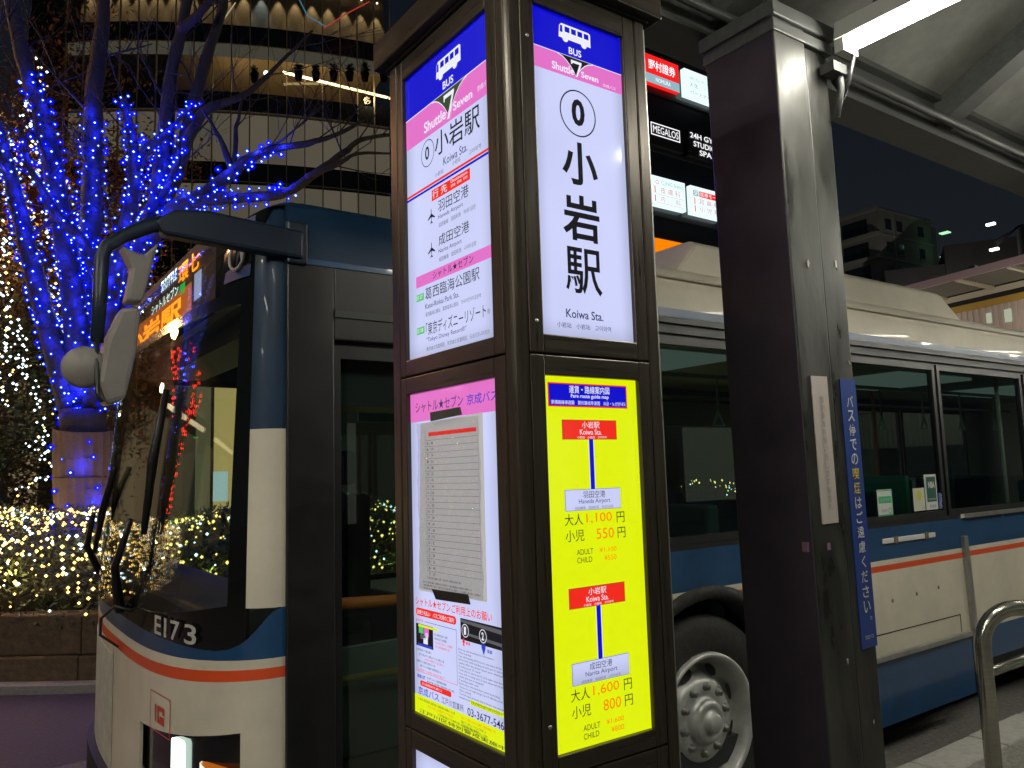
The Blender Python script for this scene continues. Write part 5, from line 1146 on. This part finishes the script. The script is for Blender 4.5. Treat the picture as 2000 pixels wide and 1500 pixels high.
def sign(label, x0, z0, x1, z1, mt):
    t = thing('sign', label, 'sign', ((x0+x1)/2, 20.1, z0), 'tenant signs on the black tower'); b = MB(); b.box((x0, 20.0, z0), (x1, 20.2, z1), mt); return b.build('sign_box', t), Sheet((0, 19.998, 0), (1, 0, 0), (0, -1, 0))
def big(sh): sh.N = sh.N*8
s_, sh = sign('red and grey lit sign with bold white kanji, topmost on the black tower', 20.9, 16.07, 22.71, 17.19, SRD); big(sh)
sh.rect(20.9, 16.07, 22.71, 16.43, SGY); sh.text('野村證券', 21.05, 16.6, 22.5, 17.0, STW, bold=.012); sh.text('NOMURA', 21.4, 16.17, 22.2, 16.33, STW); sh.done(s_)
s_, sh = sign('white lit sign with faint grey lettering, right of the red one', 23.04, 16.07, 24.86, 17.19, SW_); big(sh)
sh.text('人生　・', 23.3, 16.5, 24.2, 16.68, SB_); sh.text('パートナー', 23.3, 16.2, 24.5, 16.36, SB_); sh.text('あなたの', 23.3, 16.8, 24.6, 16.9, SGY); sh.done(s_)
s_, sh = sign('black sign with a white framed word, second row of the tower', 20.93, 13.65, 22.75, 14.72, SK_); big(sh)
for q in ((21.02, 14.47, 22.58, 14.51), (21.02, 14.02, 22.58, 14.06), (21.02, 14.02, 21.06, 14.51), (22.54, 14.02, 22.58, 14.51)): sh.rect(*q, STW)
sh.text('MEGALOS', 21.12, 14.12, 22.48, 14.40, STW); sh.done(s_)
s_, sh = sign('black sign with three lines of white capitals, half hidden by the grey column', 23.05, 13.65, 24.9, 14.72, SK_); big(sh)
sh.text('24H GYM', 23.15, 14.38, 24.75, 14.60, STW, bold=.012); sh.text('STUDIO', 23.33, 14.06, 24.6, 14.28, STW, bold=.012); sh.text('SPA', 23.65, 13.75, 24.35, 13.97, STW, bold=.012); sh.done(s_)
s_, sh = sign('white lit clinic sign with red lettering, third row of the tower', 20.9, 11.32, 22.71, 12.44, SW_); big(sh)
sh.text('CLINIC Station', 21.4, 12.15, 22.6, 12.30, SGY); sh.text('皮 膚 科', 21.35, 11.80, 22.4, 12.04, SRL); sh.text('内　　科', 21.35, 11.47, 22.4, 11.70, SRL); sh.rect(21.05, 11.78, 21.10, 12.05, SRD); sh.rect(21.05, 11.45, 21.10, 11.70, SRD); sh.rect(21.1, 11.74, 22.6, 11.755, SRL); sh.rect(21.1, 11.42, 22.6, 11.435, SRL); sh.ring(21.2, 12.2, .09, .03, SRL, n=12); sh.done(s_)
s_, sh = sign('white lit clinic sign with a red heading bar, beside the plainer clinic sign', 23.02, 11.32, 24.83, 12.44, SW_); big(sh)
sh.rect(23.15, 12.05, 23.45, 12.28, SGY); sh.rect(23.5, 12.05, 24.75, 12.28, SRD); sh.text('5F', 23.2, 12.08, 23.4, 12.24, STW); sh.text('医療モール', 23.55, 12.08, 24.7, 12.25, STW); sh.text('耳 鼻 科', 23.45, 11.75, 24.6, 11.97, SRL); sh.text('小 児 科', 23.45, 11.45, 24.6, 11.67, SRL); sh.rect(23.2, 11.72, 23.25, 11.98, SRD); sh.rect(23.2, 11.42, 23.25, 11.68, SRD); sh.done(s_)
s_, sh = sign('orange lit sign lowest on the tower, partly behind the bus roof unit', 20.85, 8.95, 22.66, 10.05, SOR); big(sh)
sh.text('居酒屋', 21.45, 9.35, 22.3, 9.72, SK_, bold=.02); sh.done(s_)

# ------------------------------------------------------------------ flats, terraces and station at right
AP = thing('apartment_block', 'dim grey apartment block with rows of dark windows above the bus roof', 'building', (84.9, 46.7, 0))
CON = mat('concrete_wall', (.30, .29, .25), .8, var=.12, vscale=.3); WIN = mat('dark_window', (.02, .025, .03), .2, coat=.5); BND = mat('concrete_band', (.38, .37, .33), .8)
cA = Vector((84.9, 46.7, 0)); aR = R(-3); aL = R(87)
uR = Vector((math.cos(aR), math.sin(aR), 0)); uL = Vector((math.cos(aL), math.sin(aL), 0))
def wallbox(b, o, u, nrm, s0, s1, z0, z1, d, mt):
    P = o+u*s0; Q = o+u*s1; b.prism([(P.x, P.y, z0), (Q.x, Q.y, z0), (Q.x, Q.y, z1), (P.x, P.y, z1)], nrm*d, mt)
b = MB(); b.prism([cA, cA+uR*10.5, cA+uR*10.5+uL*14, cA+uL*14], (0, 0, 30.3), CON); b.build('wall', AP)
for z in (22.4, 25.1, 27.8):
    for s in (1.1, 3.3, 7.6):
        b = MB(); wallbox(b, cA, uR, -uL, s, s+1.1, z, z+1.3, .04, WIN); wd = b.build('window', AP)
        b = MB(); wallbox(b, cA, uR, -uL, s-.1, s+1.2, z-.12, z, .15, BND); b.build('sill', AP)
    for s in (1.5, 6):
        b = MB(); wallbox(b, cA, uL, -uR, s, s+3.2, z-.2, z+1.5, .04, WIN); b.build('window', AP)
b = MB()
for z in (21.6, 24.3, 27.0, 29.9): wallbox(b, cA, uL, -uR, -.1, 14, z, z+.35, .9, BND); wallbox(b, cA, uR, -uL, 0, 10.6, z, z+.25, .12, BND)
b.build('balcony', AP)
b = MB(); wallbox(b, cA, uR, -uL, 2.5, 2.62, 18, 30, .15, BND); b.build('drain_pipe', AP)
ST = thing('stair_tower', 'stair tower with pale green lit landings beside the apartment block', 'building', tuple(cA+uR*12))
b = MB(); wallbox(b, cA, uR, uL, 10.6, 11.4, 0, 29.5, 5, CON); wallbox(b, cA+uL*2.5, uR, uL, 11.4, 14.5, 0, 29, 3, mat('stair_wall', (.08, .12, .10), .8)); b.build('wall', ST)
b = MB()
for z in (21.9, 25.9): wallbox(b, cA, uR, uL, 11.4, 14.6, z-1.2, z-.95, 2.5, CON)
b.build('landing', ST)
for x, y in ((1843, 456), (1845, 502)): b = MB(); p = at(x, y, 93); b.box((p.x-.5, p.y-.7, p.z-.06), (p.x+.3, p.y+.3, p.z+.06), emat('landing_lamp', (.35, .7, .4), 1.5)); b.build('landing_lamp', ST); plight('landing_light', p+Vector((-.5, -.5, -.5)), (.5, 1, .65), 1.2, .2, ST)
TR = thing('terrace_building', 'dark stepped building with a white lamp above the station roof', 'building', tuple(at(1930, 900, 75)))
b = MB(); c_ = at(1910, 900, 80); obox(b, (c_.x, c_.y), R(-60), 14, 10, 0, at(1910, 500, 80).z, DW); c_ = at(1985, 900, 78); obox(b, (c_.x, c_.y), R(-60), 9, 8, 0, at(1985, 452, 78).z, DW); b.build('wall', TR)
b = MB(); p = at(1900, 520, 70); b.box((p.x-.3, p.y-.3, p.z-6), (p.x+.3, p.y+.3, p.z), BND); p = at(1992, 440, 72); b.tube([p-Vector((0, 0, 9)), p, p+Vector((-1.5, 1.5, -1.5))], .35, DW, 5); b.build('mast', TR)
for x, y in ((1935, 438), (1942, 487)): b = MB(); p = at(x, y, 70); b.box((p.x-.15, p.y-.35, p.z-.1), (p.x+.15, p.y+.35, p.z+.1), emat('white_lamp', (.9, 1, 1), 3)); b.build('lamp', TR); plight('terrace_light', at(x, y+8, 69.3), (.8, 1, .9), 25, .2, TR)
PLT = thing('station_platform', 'elevated station with ribbed platform roof and pale corrugated wall above the bus', 'station', (34, 15.5, 6))
d_ = Vector((math.cos(R(78)), math.sin(R(78)), 0)); nn_ = Vector((math.cos(R(168)), math.sin(R(168)), 0)); ZE = 8.62
O_ = Vector((26.35, 9.39, 0)); O_ = at(2000, 548, 30); ZE = O_.z; O_.z = 0; O_ = O_-d_*8; LEN = 26
ROOFW = mat('platform_white', (.50, .46, .36), .6); YELB = mat('yellow_beam', (.42, .27, .05), .5); COR = mat('corrugated', (.13, .125, .10), .7); CLD = mat('pale_cladding', (.50, .42, .38), .6)
def P_(s, o, z): q = O_+d_*s+nn_*o; return Vector((q.x, q.y, ZE+z))
def longbar(name, o0, z0, o1, z1, mt, s0=0, s1=LEN): b = MB(); b.prism([P_(s0, o0, z0), P_(s0, o1, z0), P_(s0, o1, z1), P_(s0, o0, z1)], d_*(s1-s0), mt); return b.build(name, PLT)
b = MB(); b.prism([P_(0, -1, .02), P_(0, -1, .10), P_(0, 2.1, .33), P_(0, 2.1, .25)], d_*LEN, COR); b.build('roof', PLT)
longbar('eave', 0, -.24, .10, .0, ROOFW); longbar('fascia', 2.1, .14, 2.2, .42, mat('ridge_pink', (.33, .25, .27), .6))
for k in range(13):
    s_ = .9+2.05*k; b = MB(); b.prism([P_(s_, .1, -.08), P_(s_, .1, .08), P_(s_, 2.1, .24), P_(s_, 2.1, .10)], d_*.16, ROOFW); b.build('rafter', PLT)
b = MB()
for k in range(12): o = .2+.16*k; b.prism([P_(0, o, .02+.075*o), P_(0, o+.05, .02+.075*o), P_(0, o+.05, .10+.075*o), P_(0, o, .10+.075*o)], d_*LEN, mat('purlin_grey', (.20, .19, .16), .6))
stuff(b.build('purlin', PLT))
longbar('dark_beam', .02, -.44, .12, -.25, SEAM); longbar('yellow_beam', 0, -.70, .14, -.44, YELB)
b = MB(); n_ = 200
for k in range(n_):
    s0, s1 = LEN*k/n_, LEN*(k+1)/n_; o0 = .02 if k % 2 else .06
    b.face([P_(s0, o0, -6), P_(s1, o0, -6), P_(s1, o0, -.70), P_(s0, o0, -.70)], CLD); b.face([P_(s1, .02, -6), P_(s1, .06, -6), P_(s1, .06, -.70), P_(s1, .02, -.70)], CLD)
b.build('cladding', PLT)
for k in range(3): longbar('cladding_joint', .06, -2.0-1.2*k, .075, -1.96-1.2*k, mat('joint_grey', (.2, .18, .17), .7))
WNM = emat('station_window', (.50, .56, .40), .75)
for s_, w_, z0, z1 in ((8.55, .28, -1.45, -.95), (9.35, .22, -1.35, -.95), (11.6, 1.7, -1.5, -1.05), (13.6, .8, -1.6, -1.15), (14.8, 1.2, -1.7, -1.2), (6.5, .5, -1.4, -.95)):
    longbar('window', .06, z0, .09, z1, WNM, s_, s_+w_)
for s_ in (2, 7, 12, 17, 23): plight('platform_lamp', P_(s_, 1.2, -1.6), (1, .90, .70), 30, .15, PLT); plight('cladding_fill_light', P_(s_, 4.5, -2.2), (1, .88, .76), 110, .15, PLT)  # outer row: fill lights without fittings, added to brighten the pale wall

# ------------------------------------------------------------------ street lamps, several added unseen for light, and the station side behind the viewer
POLE = mat('lamp_pole', (.10, .10, .10), .5, .5)
def street_lamp(label, x, y, z, col, pw):
    t = thing('street_lamp', label, 'street lamp', (x, y, 0), 'street lamps round the bus square')
    b = MB(); b.tube([(x, y, 0), (x, y, z+.3)], [.07, .05], POLE, 10); b.build('pole', t)
    b = MB(); b.lathe([(0, .04), (-.02, .20), (.06, .22), (.14, .10), (.16, 0)], (x, y, z+.2), (0, 0, 1), POLE, 16); b.build('lamp_head', t)
    plight('lamp_light', (x, y, z+.08), col, pw, .15, t)
street_lamp('warm sodium street lamp between the trees behind the planter on the left', -1.4, 12.0, 4.2, (1, .55, .2), 220)
street_lamp('warm street lamp behind the rusty leaved tree', 1.6, 16.2, 7.0, (1, .58, .25), 500)
street_lamp('added warm lamp, unseen further left, lighting the front of the leaves', -1.9, 10.6, 6.5, (1, .50, .24), 260)  # added out of view to warm the viewer's side of the foliage
street_lamp('added pale lamp, unseen on the roadside far left of the bus', -4.5, 2.6, 5.5, (1, .92, .78), 500)  # unseen lamp added for more light at the stop
street_lamp('added pale lamp, unseen at the square beyond the station end', 20, 3.2, 7, (1, .95, .8), 700)  # unseen lamp added to lift the light over the square
street_lamp('added pale lamp brightening the front of the apartment block', 74, 36, 14, (1, .95, .85), 3600)  # lamp added to make the flats readable
BH = thing('station_building', 'station building behind the viewer with lit shop windows', 'building', (3, -12, 0))
b = MB(); b.box((-20, -13, 0), (25, -12, 12), mat('station_wall', (.22, .21, .19), .7)); b.build('wall', BH)
for i in range(9): b = MB(); b.box((-18+4.6*i, -11.99, .6), (-15.2+4.6*i, -11.9, 2.9), emat('station_shop_light', (.9, 1, .75), .8 if i % 3 else .3)); b.build('shop_window', BH)
b = MB(); b.box((2, -11.95, 4), (7, -11.8, 5), emat('green_signboard', (.1, .7, .35), 1)); b.build('green_signboard', BH)
